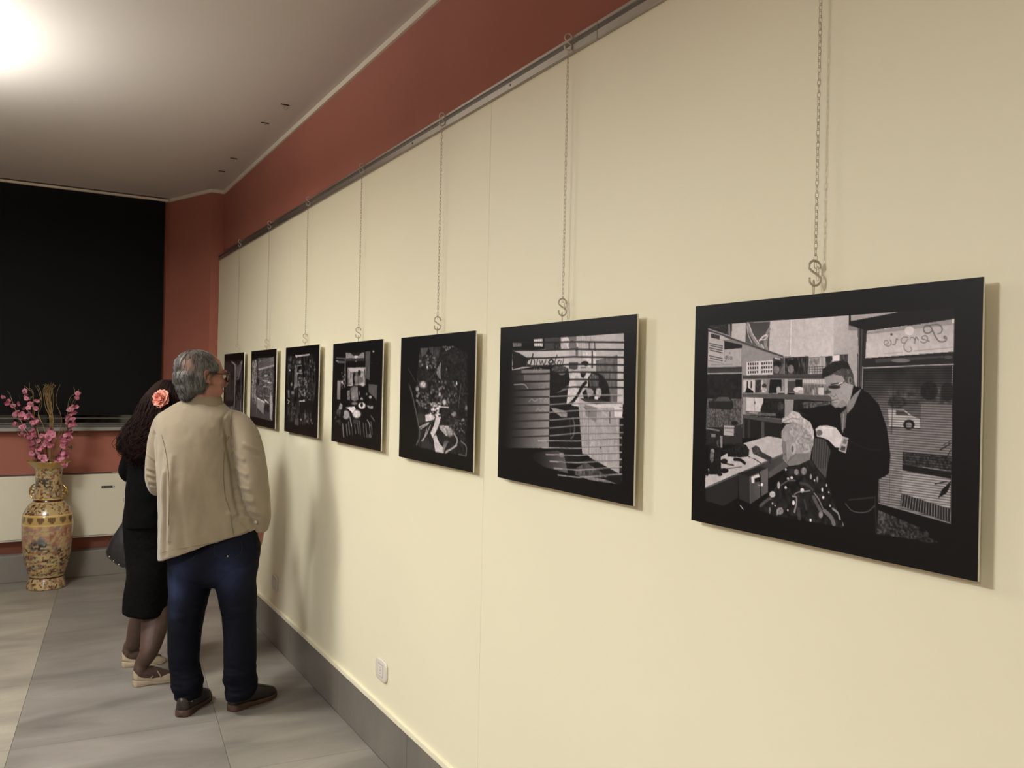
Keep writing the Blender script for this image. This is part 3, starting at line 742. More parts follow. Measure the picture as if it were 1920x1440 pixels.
for k in idx:
    p = HCd[k]+HN[k]*.001; l = (p-HC) @ HEADROT      # head frame
    if l[1] > .05: continue
    if np.linalg.norm(p-crown) < .03 and rng.random() < .8: continue
    d = (p-crw); d -= (d @ HN[k])*HN[k]; d = d/(np.linalg.norm(d)+1e-6)+np.array([0, 0, -.5])*(1 if l[2] < .06 else .3)+rng.normal(0, .16, 3)
    if l[2] < -.03: d = d+HEADROT @ np.array([math.copysign(.0, l[0]), .35, 0])
    n_ = HN[k]; P = [p]; Ls = rng.uniform(.018, .038)
    for q in range(4):
        d = d-(d @ n_)*n_*(1.05 if l[2] > -.05 else .6); d = d/np.linalg.norm(d); P.append(P[-1]+d*Ls/4-n_*.0009*q)
    mb.tube(P, [.0009, .0009, .0008, .0006, .0003], 3, cap=False)
    cols += [rng.uniform(.11, .52)]*(5*3)
sm = mb.mesh('hair_strands'); cv = np.array(cols)[:, None]*np.array([[1, .97, .93]]); paint(sm, lin(cv)); o = man.add('hair_strands', sm, M_grey); o['kind'] = 'stuff'
# glasses
mb = MB()
for q in (-1, 1):
    mb.tube([TH((q*.034+.025*math.cos(t), .103-.10*abs(q*.034+.027*math.cos(t))**1.6, .004+.020*math.sin(t))) for t in np.linspace(0, 2*math.pi, 24, endpoint=False)], .0034*HS, 8, closed=True)
mb.tube([TH((-.009, .104, .008)), TH((0, .107, .011)), TH((.009, .104, .008))], .0026, 8)
gl = man.add('glasses', mb, M_tort); gl['label'] = 'tortoiseshell glasses with rounded lenses'
for q in (-1, 1):
    obj('temple', MB().tube(smoothpath([TH((q*.060, .098, .014)), TH((q*.078, .06, .014)), TH((q*.083, .0, .012)), TH((q*.083, -.018, -.004))], 14), [(.0052, .0022)]*14, 8, ref=(0, 0, 1)), M_tort, gl)
    mb = MB(); t = np.arange(24)*2*math.pi/24
    mb.loft([[TH((q*.034+.025*math.cos(a), y-.10*abs(q*.034+.023*math.cos(a))**1.6, .004+.018*math.sin(a))) for a in t] for y in (.1025, .1035)]); obj('lens', mb, M_lens, gl)

# ---------------------------------------------------------------- the woman
wo = Person('person', (-.722, 4.86, 0), 'woman with long dark wavy hair, pink hair flower and black clothes, beside the man')
V = wo.V
WROT = Rz(-math.radians(40)) @ Rx(math.radians(-3)) @ Ry(math.radians(5)); WC = V(322, 756, 0); WS = .98
mb = MB(); TW = head(mb, WROT, WC, WS)
wo.limb(mb, [(318, 765, 0, .045), (308, 790, 0, .046), (300, 830, 0, .05)], 10)
mb.loft(wo.rings([(806, 282, 316, .045, 0, 806), (822, 262, 322, .07, 0, 826), (860, 258, 314, .08, 0, 860), (920, 258, 314, .085, 0, 920), (1000, 256, 318, .10, 0, 1000), (1080, 258, 316, .09, 0, 1080)], 20))
wo.limb(mb, [(262, 830, -.01, .036), (246, 860, -.02, .034), (243, 884, 0, .032), (262, 886, .12, .028), (276, 876, .20, .022)], 24)
wo.limb(mb, [(316, 835, .01, .036), (322, 870, .03, .034), (322, 895, .06, .030), (306, 886, .17, .026), (292, 878, .22, .022)], 24)
hand(mb, V(276, 876, .20), V(290, 868, .25)-V(276, 876, .20), (0, .3, 1), -1, .7, .9)
hand(mb, V(292, 878, .22), V(282, 866, .27)-V(292, 878, .22), (0, .3, 1), 1, .7, .9)
w2 = lambda w: np.array([(np.asarray(w)-wo.R) @ XH, (np.asarray(w)-wo.R) @ FH, w[2]])
wh1, wt1 = w2((-.822, 4.700, 0)), w2((-.600, 4.722, 0)); wh2, wt2 = w2((-.842, 5.050, 0)), w2((-.615, 5.030, 0))
def wleg(mb, top, rows, heel, toe, g=0.0):
    d = (toe-heel)/np.linalg.norm(toe-heel); an = heel+d*.045+np.array([0, 0, .115])
    P = smoothpath(np.array([list(a)+[r+g] for a, r in top+rows]+[list(an)+[.033+g]]), 26); mb.tube(P[:, :3], P[:, 3], 18)
    P = smoothpath(np.array([list(an+[0, 0, .01])+[.033+g], list(heel+d*.035+[0, 0, .066])+[.030+g], list(heel+d*.09+[0, 0, .056])+[.030+g], list(heel+d*.15+[0, 0, .036])+[.024+g], list(heel+d*.20+[0, 0, .026])+[.013+g]]), 18)
    mb.tube(P[:, :3], P[:, 3], 14)
dF, dB = float(wh1[1]), float(wh2[1])
rowsF = [(V(290, 1120, dF*.25), .068), (V(291, 1160, dF*.5), .067), (V(287, 1190, dF*.72), .058), (V(279, 1222, dF*.92), .043)]
rowsB = [(V(283, 1110, dB*.1), .068), (V(270, 1150, dB*.6), .062), (V(261, 1175, dB*.85), .055), (V(252, 1203, dB), .042)]
wleg(mb, [(V(298, 1060, 0), .08)], rowsF, wh1, wt1); wleg(mb, [(V(275, 1060, 0), .08)], rowsB, wh2, wt2)
body = remesh(mb, .0055, 3, 'body'); wo.add('body', body, M_skin)
for q in (-1, 1): obj('eye', MB().ball(TW((q*.031, .083, .008)), .0113, 12, 8), bpy.data.materials['eye_white'], wo.root)
mb = MB(); wleg(mb, [], rowsF, wh1, wt1, .0035); me = remesh(mb, .005, 2, 'tights_leg'); wo.add('tights_leg', me, M_tights)
mb = MB(); wleg(mb, [], rowsB, wh2, wt2, .0035); me = remesh(mb, .005, 2, 'tights_leg'); wo.add('tights_leg', me, M_tights)
shoe('strap_shoe', wo.root, wh1, wt1, .043, 'mary'); shoe('strap_shoe', wo.root, wh2, wt2, .043, 'mary')
# skirt
mb = MB(); sk = wo.rings([(1140, 241, 321, .165, -.04, 1149), (1134, 240.5, 321.5, .165, -.04, 1143), (1110, 241, 322, .16, -.03, 1116), (1073, 245, 322, .15, -.02, 1078), (1020, 239, 324, .135, 0, 1022), (975, 236, 324, .13, 0, 975), (940, 240, 322, .115, 0, 940), (920, 246, 318, .10, 0, 920)], 40, n=44)
cc = sk[0].mean(0); mb.loft([(sk[0]-cc)*.82+cc+[0, 0, .03], (sk[0]-cc)*.88+cc]+sk); me = remesh(mb, .006, 3, 'skirt'); c = coords(me); nn = normals(me)
setco(me, c+nn*(fbm(c*[8, 8, 3], 3)*.008+fbm(c*90, 2)*.0018)[:, None]); wo.add('skirt', me, M_black_skirt)
# cardigan
mb = MB(); mb.loft(wo.rings([(985, 238, 322, .138, 0, 985), (950, 239, 322, .13, 0, 950), (915, 242, 320, .115, 0, 915), (870, 244, 320, .105, 0, 870), (838, 246, 322, .095, 0, 838), (820, 258, 318, .08, 0, 822), (806, 280, 314, .055, 0, 808)], 34, n=44))
wo.limb(mb, [(268, 822, 0, .048), (257, 832, -.01, .052), (247, 856, -.02, .048), (240, 878, -.01, .047), (243, 889, .02, .045), (256, 890, .10, .040), (274, 878, .18, .034)], 34, 22)
wo.limb(mb, [(312, 824, 0, .045), (318, 838, .01, .048), (323, 870, .03, .044), (322, 890, .06, .042), (308, 887, .15, .038), (296, 880, .20, .032)], 30, 20)
me = remesh(mb, .006, 4, 'cardigan'); c = coords(me); nn = normals(me)
setco(me, c+nn*(fbm(c*[14, 14, 12], 3)*.007+fbm(c*80, 2)*.0012)[:, None]); wo.add('cardigan', me, M_black_knit)
# hair volume
hrows = [(712, 308, 332, .035, 0, 712), (716, 298, 342, .06, 0, 716), (726, 287, 350, .085, 0, 726), (742, 274, 356, .102, -.005, 742), (760, 265, 359, .108, -.01, 760), (780, 258, 356, .108, -.02, 780), (800, 243, 350, .108, -.03, 800), (820, 233, 344, .11, -.035, 820), (840, 232, 338, .105, -.035, 840), (856, 243, 330, .09, -.035, 856), (868, 255, 318, .06, -.035, 868)]
hr = wo.rings(hrows, 40, n=48, e=2.05)
mb = MB().loft(hr); me = remesh(mb, .006, 3, 'hair'); c = coords(me); nn = normals(me)
face = TW((0, .16, -.03)); k = np.exp(-(np.linalg.norm((c-face)*[1, 1, .75], axis=1)/.095)**2)
wv = np.clip((WC[2]+.04-c[:, 2])/.1, .15, 1)
c2 = c+nn*(wv*(fbm(c*[24, 24, 15]+4, 3)*.024+fbm(c*[60, 60, 30], 2)*.005))[:, None]; c2 = c2-(k*.10)[:, None]*(WROT @ np.array([0, 1., 0]))
setco(me, c2)
def wcol(c, t): return np.array(lin([.055, .032, .03]))*(1-t)+np.array(lin([.20, .11, .09]))*t
paint(me, wcol(c2, (.5+.5*fbm(c2*[50, 50, 14], 3))[:, None]*.5)); wo.add('hair', me, M_dhair)
mb = MB(); cols = []; H = np.array(hr)        # rows x 48 x 3
def hp(t, th):
    r = t*(len(H)-1); i = int(min(len(H)-2, r)); f = r-i; a = (th % (2*math.pi))/(2*math.pi)*48; j = int(a); g = a-j; j %= 48; j2 = (j+1) % 48
    top = H[len(H)-1-0] if False else None
    A = H[i][j]*(1-g)+H[i][j2]*g; B_ = H[i+1][j]*(1-g)+H[i+1][j2]*g; p = A*(1-f)+B_*f; cen = H[i].mean(0)*(1-f)+H[i+1].mean(0)*f
    o = p-cen; o[2] = 0; return p, o/(np.linalg.norm(o)+1e-9)
fa = math.atan2(math.cos(math.radians(40)), math.sin(math.radians(40)))
for s_ in range(1100):
    th0 = rng.uniform(0, 2*math.pi)
    if abs((th0-fa+math.pi) % (2*math.pi)-math.pi) < .55: continue
    t0 = rng.uniform(.02, .55); t1 = min(1.0, t0+rng.uniform(.3, .75)); m = 18; ph = rng.uniform(0, 6.3); fr = rng.uniform(5, 9); amp = rng.uniform(.006, .016); off = rng.uniform(-.002, .016)
    if rng.random() < .12: t1 = 1.0; off += .01
    P = []
    for q in range(m):
        t = t0+(t1-t0)*q/(m-1); w_ = max(0, min(1, (t-.25)*2.2)); th = th0+.16*math.sin(ph+fr*q/m*3)*w_; p, o = hp(t, th)
        p = p+o*(.002+off*w_+amp*w_*math.sin(ph*2+fr*3.6*q/m)); p[0] += .008*w_*math.sin(ph+fr*2*q/m); P.append(p)
    if t1 >= 1.0:
        P.append(P[-1]+np.array([rng.normal(0, .01), rng.normal(0, .01), -rng.uniform(.004, .025)]))
    n_ = len(P); mb.tube(P, np.linspace(.0019, .0008, n_), 3, cap=False); cols += [rng.random()**2]*(n_*3)
sm = mb.mesh('hair_strands'); paint(sm, wcol(None, np.array(cols)[:, None])); o = wo.add('hair_strands', sm, M_dhair); o['kind'] = 'stuff'
# flower in the hair
fc = V(303, 748, -.118); M_fl = mat('pink_flower_silk', '#d8917e', .7, noise=(40, .12)); M_fl2 = mat('coral_flower_heart', '#cf7866', .7, noise=(60, .2))
fd = np.array([-.25, -.95, .2]); fd /= np.linalg.norm(fd); fx = np.cross(fd, [0, 0, 1]); fx /= np.linalg.norm(fx); fz = np.cross(fx, fd)*-1
fz = np.cross(fd, fx)
def petal(R0, R1, wid, lift, ph, ruff=.0022):
    V_ = []; F = []; nu, nv = 7, 6
    for i in range(nv):
        r = R0+(R1-R0)*i/(nv-1); wd = wid*math.sin(math.pi*(.22+.62*i/(nv-1)))
        for j in range(nu):
            s__ = -1+2*j/(nu-1); x = s__*wd; rr_ = r*(1-.10*s__*s__) + (ruff*1.2*math.cos(7*s__+ph) if i == nv-1 else 0)
            h = lift*(i/(nv-1))**2+.004*s__*s__+ruff*math.sin(5*s__+ph)*i/(nv-1); V_.append((x, rr_, h))
    for i in range(nv-1):
        for j in range(nu-1): a = i*nu+j; F.append((a, a+1, a+nu+1, a+nu))
    return np.array(V_), F
flo = None
core = MB().ball(fc+fd*.006, .014, 14, 8)
flo = wo.add('hair_flower', core, M_fl2); flo['label'] = 'large coral pink artificial flower'
for layer, (nP, R1, wd, lift, h0) in enumerate(((5, .052, .034, .004, 0), (5, .045, .027, .010, .005), (6, .030, .016, .012, .011), (6, .018, .010, .008, .016))):
    for q in range(nP):
        a = q*2*math.pi/nP+layer*.5; v, F = petal(.004, R1*rng.uniform(.94, 1.05), wd, lift, rng.uniform(0, 6), .0024+.0006*layer)
        X_ = v[:, 0]*math.cos(a)-v[:, 1]*math.sin(a); Z_ = v[:, 0]*math.sin(a)+v[:, 1]*math.cos(a)
        Pv = fc+fd*(v[:, 2:3]+h0)+fx*X_[:, None]+fz*Z_[:, None]; me_ = MB().add(Pv, F)
        p_ = obj('petal', me_, M_fl if layer < 2 else M_fl2, flo, fix=False)
        so = p_.modifiers.new('t', 'SOLIDIFY'); so.thickness = .0006
# shoulder bag
bag = empty('shoulder_bag', tuple(wo.R+XH*V(238, 1050, .10)[0]+FH*.1+np.array([0, 0, V(238, 1066, .10)[2]])), -YAW, 'dark grey leather shoulder bag with studded bottom hanging at the woman\'s side', 'bag')
bo = V(238, 1066, .10)
bo = np.array([V(238, 1050, .10)[0], .10, V(238, 1066, .10)[2]])
mb = MB(); R = []
for py, l, r, ry in ((974, 233, 256, .012), (985, 226, 262, .025), (1000, 216, 270, .035), (1018, 206, 275, .045), (1034, 199, 280, .05), (1044, 203, 281, .05), (1054, 214, 281, .045), (1063, 228, 279, .035), (1068, 240, 276, .02)):
    R.append(wo.ring(py, l, r, ry, .10, n=32, e=2.4)-bo)
me = remesh(MB().loft(R), .006, 2, 'bag_body'); c = coords(me); nn = normals(me); setco(me, c+nn*(fbm(c*[16, 16, 8], 3)*.006)[:, None])
obj('bag_body', me, M_bag, bag)
for px, py in ((203, 1045), (211, 1053), (221, 1060), (232, 1066)):
    p = V(px+2, py-1, .062)-bo; obj('stud', MB().ball(p, .0045, 8, 6), M_eyelet, bag)
P = [V(244, 976, .10)-bo, V(238, 940, .06)-bo, V(240, 905, -.02)-bo, V(252, 860, -.085)-bo, V(268, 826, -.06)-bo]
obj('strap', MB().tube(smoothpath(P, 24), [(.010, .0025)]*24, 8, ref=(0, 1, 0)), M_bag, bag)
p = V(235, 937, .05)-bo; obj('buckle', MB().tube([p+np.array([.009*math.cos(a), -.004, .012*math.sin(a)]) for a in np.linspace(0, 6.28, 14, endpoint=False)], .0018, 6, closed=True), M_eyelet, bag)
# ------------------------------------------------------------------ floor vase with blossom branches
VB = np.array([-1.160, 7.215, 0.0])
vase = empty('floor_vase', tuple(VB), -YAW, 'tall gold floor vase painted with red and black scenes, by the wall heater', 'vase')
prof = [(.128, 0), (.133, .004), (.134, .012), (.127, .045), (.118, .078), (.117, .085), (.121, .098), (.132, .135), (.147, .19), (.160, .26), (.169, .34), (.173, .42), (.174, .48), (.172, .535), (.166, .565), (.150, .600), (.128, .632), (.108, .652), (.101, .662), (.0985, .672), (.096, .70), (.091, .75), (.0885, .80), (.090, .85), (.094, .885), (.103, .905), (.122, .930), (.140, .948), (.148, .955), (.149, .9575), (.145, .958), (.132, .945), (.112, .925), (.090, .895), (.084, .85), (.082, .78)]
pr = smoothpath(np.array(prof), 240); nA = 260
aa = np.arange(nA)*2*math.pi/nA
rim = np.clip((pr[:, 1]-.90)/.05, 0, 1)[:, None]*(.0035*np.abs(np.sin(aa*18))[None, :])
Rr = pr[:, 0][:, None]+rim
Vv = np.stack([Rr*np.cos(aa), Rr*np.sin(aa), np.repeat(pr[:, 1][:, None], nA, 1)], 2)
mb = MB().loft(list(Vv)); me = mb.mesh('vase_body'); c = coords(me)
th = np.arctan2(c[:, 1], c[:, 0]); z = c[:, 2]; q = c*1.0
def mixc(A, B_, k): return A*(1-k[:, None])+np.array(B_)*k[:, None]
def sm(x, a, b): t = np.clip((x-a)/(b-a), 0, 1); return t*t*(3-2*t)
gold = np.array([.66, .575, .40]); C_ = np.tile(gold, (len(c), 1)); C_ *= 1+.10*fbm(c*18, 3)[:, None]
F = lambda s, o, st=(1, 1, 1): fbm(c*np.array(st)*s*1.9+o, 3)
neckbase = (z > .56) | (z < .095)
k = sm(F(26, 3), .12, .22)*neckbase; C_ = mixc(C_, (.50, .29, .22), k*.7)
k = sm(F(34, 13), .20, .28)*neckbase; C_ = mixc(C_, (.22, .16, .15), k*.85)
k = sm(F(30, 23), .22, .30)*neckbase; C_ = mixc(C_, (.42, .42, .32), k*.7)
# painted panel on the neck: dark pavilion
k = sm(F(30, 5, (1, 1, 2)), -.1, .1)*(np.abs(z-.80) < .035)*(np.abs(((th+math.pi/2+.1+math.pi) % (2*math.pi))-math.pi) < .9); C_ = mixc(C_, (.17, .15, .15), k*.85)
# large scene on the belly
bel = (z > .135) & (z < .49)
k = sm(F(16, 31, (1, 1, 2.2)), -.05, .1)*sm(z, .33, .37)*(z < .485); C_ = mixc(C_, (.60, .40, .34), k*.8)
k = sm(F(22, 41, (1, 1, 2)), .12, .2)*sm(z, .30, .34)*(z < .47); C_ = mixc(C_, (.62, .50, .44), k*.7)
u = th+math.pi/2
k = sm(F(24, 51, (1, 1, 2.6)), -.02, .08)*np.exp(-((u-.15)/.35)**2-((z-.335)/.035)**2)*1.6; C_ = mixc(C_, (.07, .07, .08), np.clip(k, 0, 1))
k = sm(F(20, 55), -.1, .1)*np.exp(-((u-.25)/.25)**2-((z-.37)/.022)**2)*1.4; C_ = mixc(C_, (.34, .35, .33), np.clip(k, 0, 1))
k = sm(F(17, 61, (1, 1, 2.5)), .0, .1)*(z > .11)*(1-sm(z, .29, .33)); C_ = mixc(C_, (.44, .26, .21), k*.7)
k = sm(F(30, 71, (1, 1, 3)), .10, .18)*(z > .11)*(1-sm(z, .30, .33)); C_ = mixc(C_, (.16, .11, .12), k*.9)
k = sm(F(26, 77, (1, 1, 2)), .20, .3)*bel; C_ = mixc(C_, (.38, .42, .44), k*.6)
for a0, b0 in ((.19, .05), (.255, .12), (.15, -.03)):    # gold winding paths
    k = np.exp(-((z-a0-.02*np.sin(u*3+b0*20))/.006)**2); C_ = mixc(C_, (.72, .60, .36), k*.9)
k = sm(F(14, 81), .1, .2)*(np.abs(u-.9) < .45)*(z > .3)*(z < .47); C_ = mixc(C_, (.50, .28, .22), k*.6)
# band of cup motifs
band = (z > .492) & (z < .560); C_[band] = (.66, .56, .34)
uu = (u % (2*math.pi))/(2*math.pi)*14; fu = uu % 1-.5; zz = (z-.526)/.022
k = (np.abs(fu) < .33-.12*(zz < -.2)-.08*(zz < -.6)) & (np.abs(zz) < .95); C_ = mixc(C_, (.27, .17, .10), (band & k)*.9*(.75+.25*np.sin(th*90)))
for z0, w in ((.492, .003), (.560, .003)):
    k = (np.abs(z-z0) < w).astype(float); C_ = mixc(C_, (.80, .66, .38), k)
# red-brown rings
for z0, w in ((.663, .008), (.088, .005)):
    k = (np.abs(z-z0) < w).astype(float); C_ = mixc(C_, (.24, .08, .05), k)
for z0 in (.653, .674): C_ = mixc(C_, (.80, .68, .40), (np.abs(z-z0) < .002).astype(float))
k = sm(z, .905, .915); C_ = mixc(C_, (.68, .56, .32), k)
paint(me, lin(np.clip(C_, 0, 1)))
M_vase = mat('painted_porcelain', '#b09a62', .22, attr='paint', coat=.4)
M_gold = mat('gilding', '#b8975a', .25, metal=.9, noise=(60, .25))
obj('vase_body', me, M_vase, vase)
for sg in (-1, 1):     # gilded openwork handles
    mb = MB(); ctr = np.array([sg*.106, 0, .725])
    for (dx, dz, r) in ((.010, .018, .014), (.018, -.004, .014), (.008, -.024, .013)):
        t = np.linspace(0, 2*math.pi, 16, endpoint=False); mb.tube(np.stack([ctr[0]+sg*dx+r*np.cos(t), 0*t, ctr[2]+dz+r*np.sin(t)], 1), .0042, 7, closed=True, ref=(0, 1, 0))
    mb.tube(smoothpath([(sg*.088, 0, .77), (sg*.112, 0, .775), (sg*.140, 0, .745), (sg*.142, 0, .70), (sg*.118, 0, .672), (sg*.092, 0, .68)], 24), .0052, 8, ref=(0, 1, 0))
    hmesh = remesh(mb, .0025, 1, 'handle'); obj('handle', hmesh, M_gold, vase)

M_pet = [mat('pink_petal', '#cf8296', .7, noise=(90, .18)), mat('deep_pink_petal', '#b05f74', .7, noise=(90, .2)), mat('pale_pink_petal', '#d68f9e', .7, noise=(90, .15))]
M_heart = mat('blossom_heart', '#8c3145', .7, noise=(90, .2))
M_twig = mat('blossom_twig_bark', '#4a2f28', .8, noise=(90, .3)); M_leaf = mat('fabric_leaf', '#37462f', .7, noise=(60, .3))
M_glit = mat('gold_glitter_twig', '#b59a62', .35, metal=.6, noise=(300, .5))
def blossom_mesh(n, open_, seed, m):
    r = np.random.default_rng(seed); mb = MB()
    for q in range(n):
        a = q*2*math.pi/n+r.normal(0, .08); V_ = []; w = .0115*r.uniform(.85, 1.1); L = .021*r.uniform(.9, 1.1)
        for (y, ww, h) in ((.001, .25, 0), (.35, .85, .12), (.72, 1.0, .34), (1.0, .55, .42)):
            for x in (-1, 0, 1): V_.append((x*ww*w, y*L*(1-.06*abs(x)), (h*(open_)+.12*abs(x))*.016))
        V_ = np.array(V_); X_ = V_[:, 0]*math.cos(a)-V_[:, 1]*math.sin(a); Y_ = V_[:, 0]*math.sin(a)+V_[:, 1]*math.cos(a)
        mb.add(np.stack([X_, Y_, V_[:, 2]], 1), [(i*3+j, i*3+j+1, i*3+j+4, i*3+j+3) for i in range(3) for j in range(2)])
    me = mb.mesh('blossom'); me.materials.append(m); return me
BL = [blossom_mesh(5, o_, s_, M_pet[k_]) for o_, s_, k_ in ((.6, 1, 0), (1.4, 2, 1), (.9, 3, 2), (2.4, 4, 0), (.7, 5, 2), (1.1, 6, 1))]
HE_ = MB().ball((0, 0, .002), (.0035, .0035, .003), 6, 4).mesh('blossom_heart'); HE_.materials.append(M_heart)
lm = MB(); Lv = []
for y, w in ((0, .1), (.25, .8), (.55, 1), (.8, .6), (1, .05)):
    for x in (-1, 0, 1): Lv.append((x*w*.008, y*.036, .004*abs(x)*w-.006*y*y))
lm.add(Lv, [(i*3+j, i*3+j+1, i*3+j+4, i*3+j+3) for i in range(4) for j in range(2)]); LM = lm.mesh('leaf'); LM.materials.append(M_leaf)
class _P: pass
vp = _P(); vp.R = VB; vp.D = float((VB-EYE) @ FH)
VV = lambda px, py, dy=0.0: Person.V(vp, px, py, dy)
Zc = lambda x, y: (x/3.429, 700+y/3.429)      # survey points of the bouquet
brs = [
 ('blossom branch reaching farthest to the left', [(300, 600), (270, 520), (205, 420), (150, 330), (105, 240), (60, 185), (12, 152)], [(20, 150), (50, 178), (85, 215), (112, 250), (104, 262), (133, 290), (160, 338), (135, 345), (96, 328), (175, 405), (146, 392), (205, 385), (125, 190), (185, 425), (205, 455)], .03, [(128, 168), (135, 205)]),
 ('blossom branch left of the gold twigs, second from the left', [(305, 600), (255, 450), (220, 330), (190, 230), (170, 160), (160, 110)], [(160, 113), (168, 152), (150, 222), (178, 228), (195, 198), (185, 270), (172, 160), (228, 178), (232, 222), (140, 262), (222, 318), (210, 318), (240, 312), (215, 270), (196, 250)], -.03, [(185, 165), (248, 190)]),
 ('dense pink blossom branch low on the left over the rim', [(308, 600), (280, 520), (245, 440), (215, 370)], [(215, 378), (200, 392), (226, 400), (190, 412), (265, 402), (208, 430), (240, 432), (250, 465), (205, 460), (262, 470), (232, 440)], .01, [(262, 395)]),
 ('short blossom branch spilling low left over the vase rim', [(300, 602), (260, 560), (210, 515)], [(228, 498), (240, 505), (205, 513), (218, 540), (240, 548), (272, 540), (298, 552), (286, 560), (282, 578), (235, 520), (262, 520), (250, 500)], -.07, []),
 ('short middle blossom branch in front of the gold twigs', [(318, 600), (300, 500), (310, 430), (326, 350)], [(327, 350), (322, 372), (342, 386), (313, 385), (300, 405), (338, 398), (318, 428), (305, 440), (286, 462), (300, 460), (322, 462), (278, 470), (330, 420), (295, 435)], -.05, []),
 ('tall blossom branch rising on the right', [(350, 600), (400, 480), (430, 370), (455, 260), (480, 190), (500, 130)], [(500, 130), (492, 163), (482, 210), (468, 212), (475, 248), (455, 232), (438, 275), (445, 290), (430, 305), (462, 300), (442, 320), (470, 325), (480, 330), (458, 372), (430, 320), (450, 345), (470, 260)], 0, [(512, 145), (455, 190)]),
 ('blossom branch low on the right over the rim', [(345, 602), (375, 540), (400, 470), (420, 400)], [(418, 398), (428, 402), (410, 420), (418, 432), (405, 448), (398, 470), (416, 455), (440, 495), (425, 528), (415, 520), (402, 545), (385, 560), (405, 575), (392, 515), (440, 410), (455, 415), (372, 565), (378, 540)], -.04, [(455, 485), (462, 490)]),
]
for lab, path, bls, dy, lvs in brs:
    P = np.array([VV(*Zc(a, b), dy*(i/(len(path)-1))) for i, (a, b) in enumerate(path)])
    P = np.concatenate([[P[0]*[.55, .55, 1]-[0, 0, .10]], P]); P[1, :2] *= .8
    P = smoothpath(P, 34); base = VB+XH*P[0, 0]+FH*P[0, 1]+np.array([0, 0, P[0, 2]])
    r = empty('blossom_branch', tuple(base), -YAW, 'pink artificial '+lab, 'flower')
    obj('stem', MB().tube(P-P[0], np.linspace(.0042, .0018, 34), 7), M_twig, r)
    tw = MB(); nb = 0
    for (a, b) in bls+[(x+rng.normal(0, 7), y+rng.normal(0, 7)) for x, y in bls]:
        p = VV(*Zc(a+rng.normal(0, 1.5), b+rng.normal(0, 1.5)), dy*.8+rng.normal(0, .022)); 
        k = int(np.argmin(np.linalg.norm(P-p-[0, 0, -.02], axis=1))); 
        if np.linalg.norm(P[k]-p) > .006: tw.tube([P[max(0, k-1)]-P[0], (P[k]*.4+p*.6)-P[0]+[0, 0, -.003], p-P[0]], .0011, 4); nb += 1
        o = bpy.data.objects.new('blossom', BL[int(rng.integers(len(BL)))]); COL.objects.link(o); o.parent = r; o.location = p-P[0]
        s_ = rng.uniform(.68, 1.12); o.scale = (s_,)*3
        o.rotation_euler = (math.pi/2+rng.normal(0, .7), rng.normal(0, .5), rng.uniform(-.9, .9)+(0 if rng.random() < .8 else 2.5))
        h = bpy.data.objects.new('blossom_heart', HE_); COL.objects.link(h); h.parent = o
    if nb: o = obj('twigs', tw, M_twig, r); o['kind'] = 'stuff'
    for a, b in lvs+[(path[2][0]+12, path[2][1]+10)]:
        p = VV(*Zc(a, b), dy); o = bpy.data.objects.new('leaf', LM); COL.objects.link(o); o.parent = r; o.location = p-P[0]; o.rotation_euler = (rng.uniform(.6, 2.4), rng.normal(0, .6), rng.uniform(0, 6.3))
tw = [
 ('gold twig with a hooked tip in front of the far left blossoms', [(310, 560), (200, 420), (110, 260), (72, 160), (62, 130), (48, 112)], .02),
 ('gold twig standing up beside the second left branch', [(312, 560), (250, 400), (212, 250), (216, 140), (205, 108), (190, 95), (189, 60)], .0),
 ('gold twig arching left with a loose curled end', [(312, 560), (240, 360), (215, 190), (210, 130), (180, 100), (155, 78)], -.02),
 ('gold twig bending outward left of the bunch', [(318, 560), (300, 400), (245, 250), (265, 180), (262, 120), (240, 75)], .01),
 ('thin gold twig crossing low behind the bunch', [(318, 560), (310, 430), (275, 330), (245, 270), (268, 200), (250, 120), (225, 75)], .03),
 ('gold twig swinging wide to the right of the bunch', [(335, 560), (370, 420), (395, 310), (385, 250), (360, 190), (368, 120), (388, 70)], -.01),
 ('gold twig kinked sharply on the right', [(335, 560), (365, 430), (418, 350), (380, 410), (395, 330)], -.02),
 ('gold twig looping beside the tall right branch', [(340, 560), (400, 430), (432, 300), (438, 200), (455, 150), (480, 130), (474, 85)], .0),
 ('gold twig leaning to the right tip', [(340, 560), (420, 400), (450, 250), (470, 180), (500, 140), (506, 100)], .02)]
for i in range(13):
    x1 = 285+i*6.0; ph = rng.uniform(0, 6)
    tw.append((None, [(320+rng.normal(0, 4), 570), (330+rng.normal(0, 6), 430), (335+rng.normal(0, 9)+(i-6)*1.0, 320), (322+(i-6)*3+9*math.sin(ph), 230), (300+(i-3)*4+8*math.cos(ph), 160), (308+(i-6)*5, 105), (x1+6*math.sin(ph*2), 80), (x1+rng.normal(0, 7), 55+rng.uniform(0, 22))], rng.uniform(-.03, .03)))
for lab, path, dy in tw:
    P = np.array([VV(*Zc(a, b), dy*(i/(len(path)-1))) for i, (a, b) in enumerate(path)]); P = np.concatenate([[[P[0][0]*.3, P[0][1]*.3, .86]], P]); P[1, :2] *= .7
    P = smoothpath(P, 40); base = VB+XH*P[0, 0]+FH*P[0, 1]+np.array([0, 0, P[0, 2]])
    rr_ = np.linspace(.0023, .0012, 40)
    o = obj('glitter_twig', MB().tube(P-P[0], rr_, 6), M_glit); o.location = tuple(base); o.rotation_euler = (0, 0, -YAW)
    prop(o, lab or 'wavy gold glitter twig in the upright bunch in the middle of the vase', 'twig', 'gold glitter twigs in the vase' if lab is None else None)
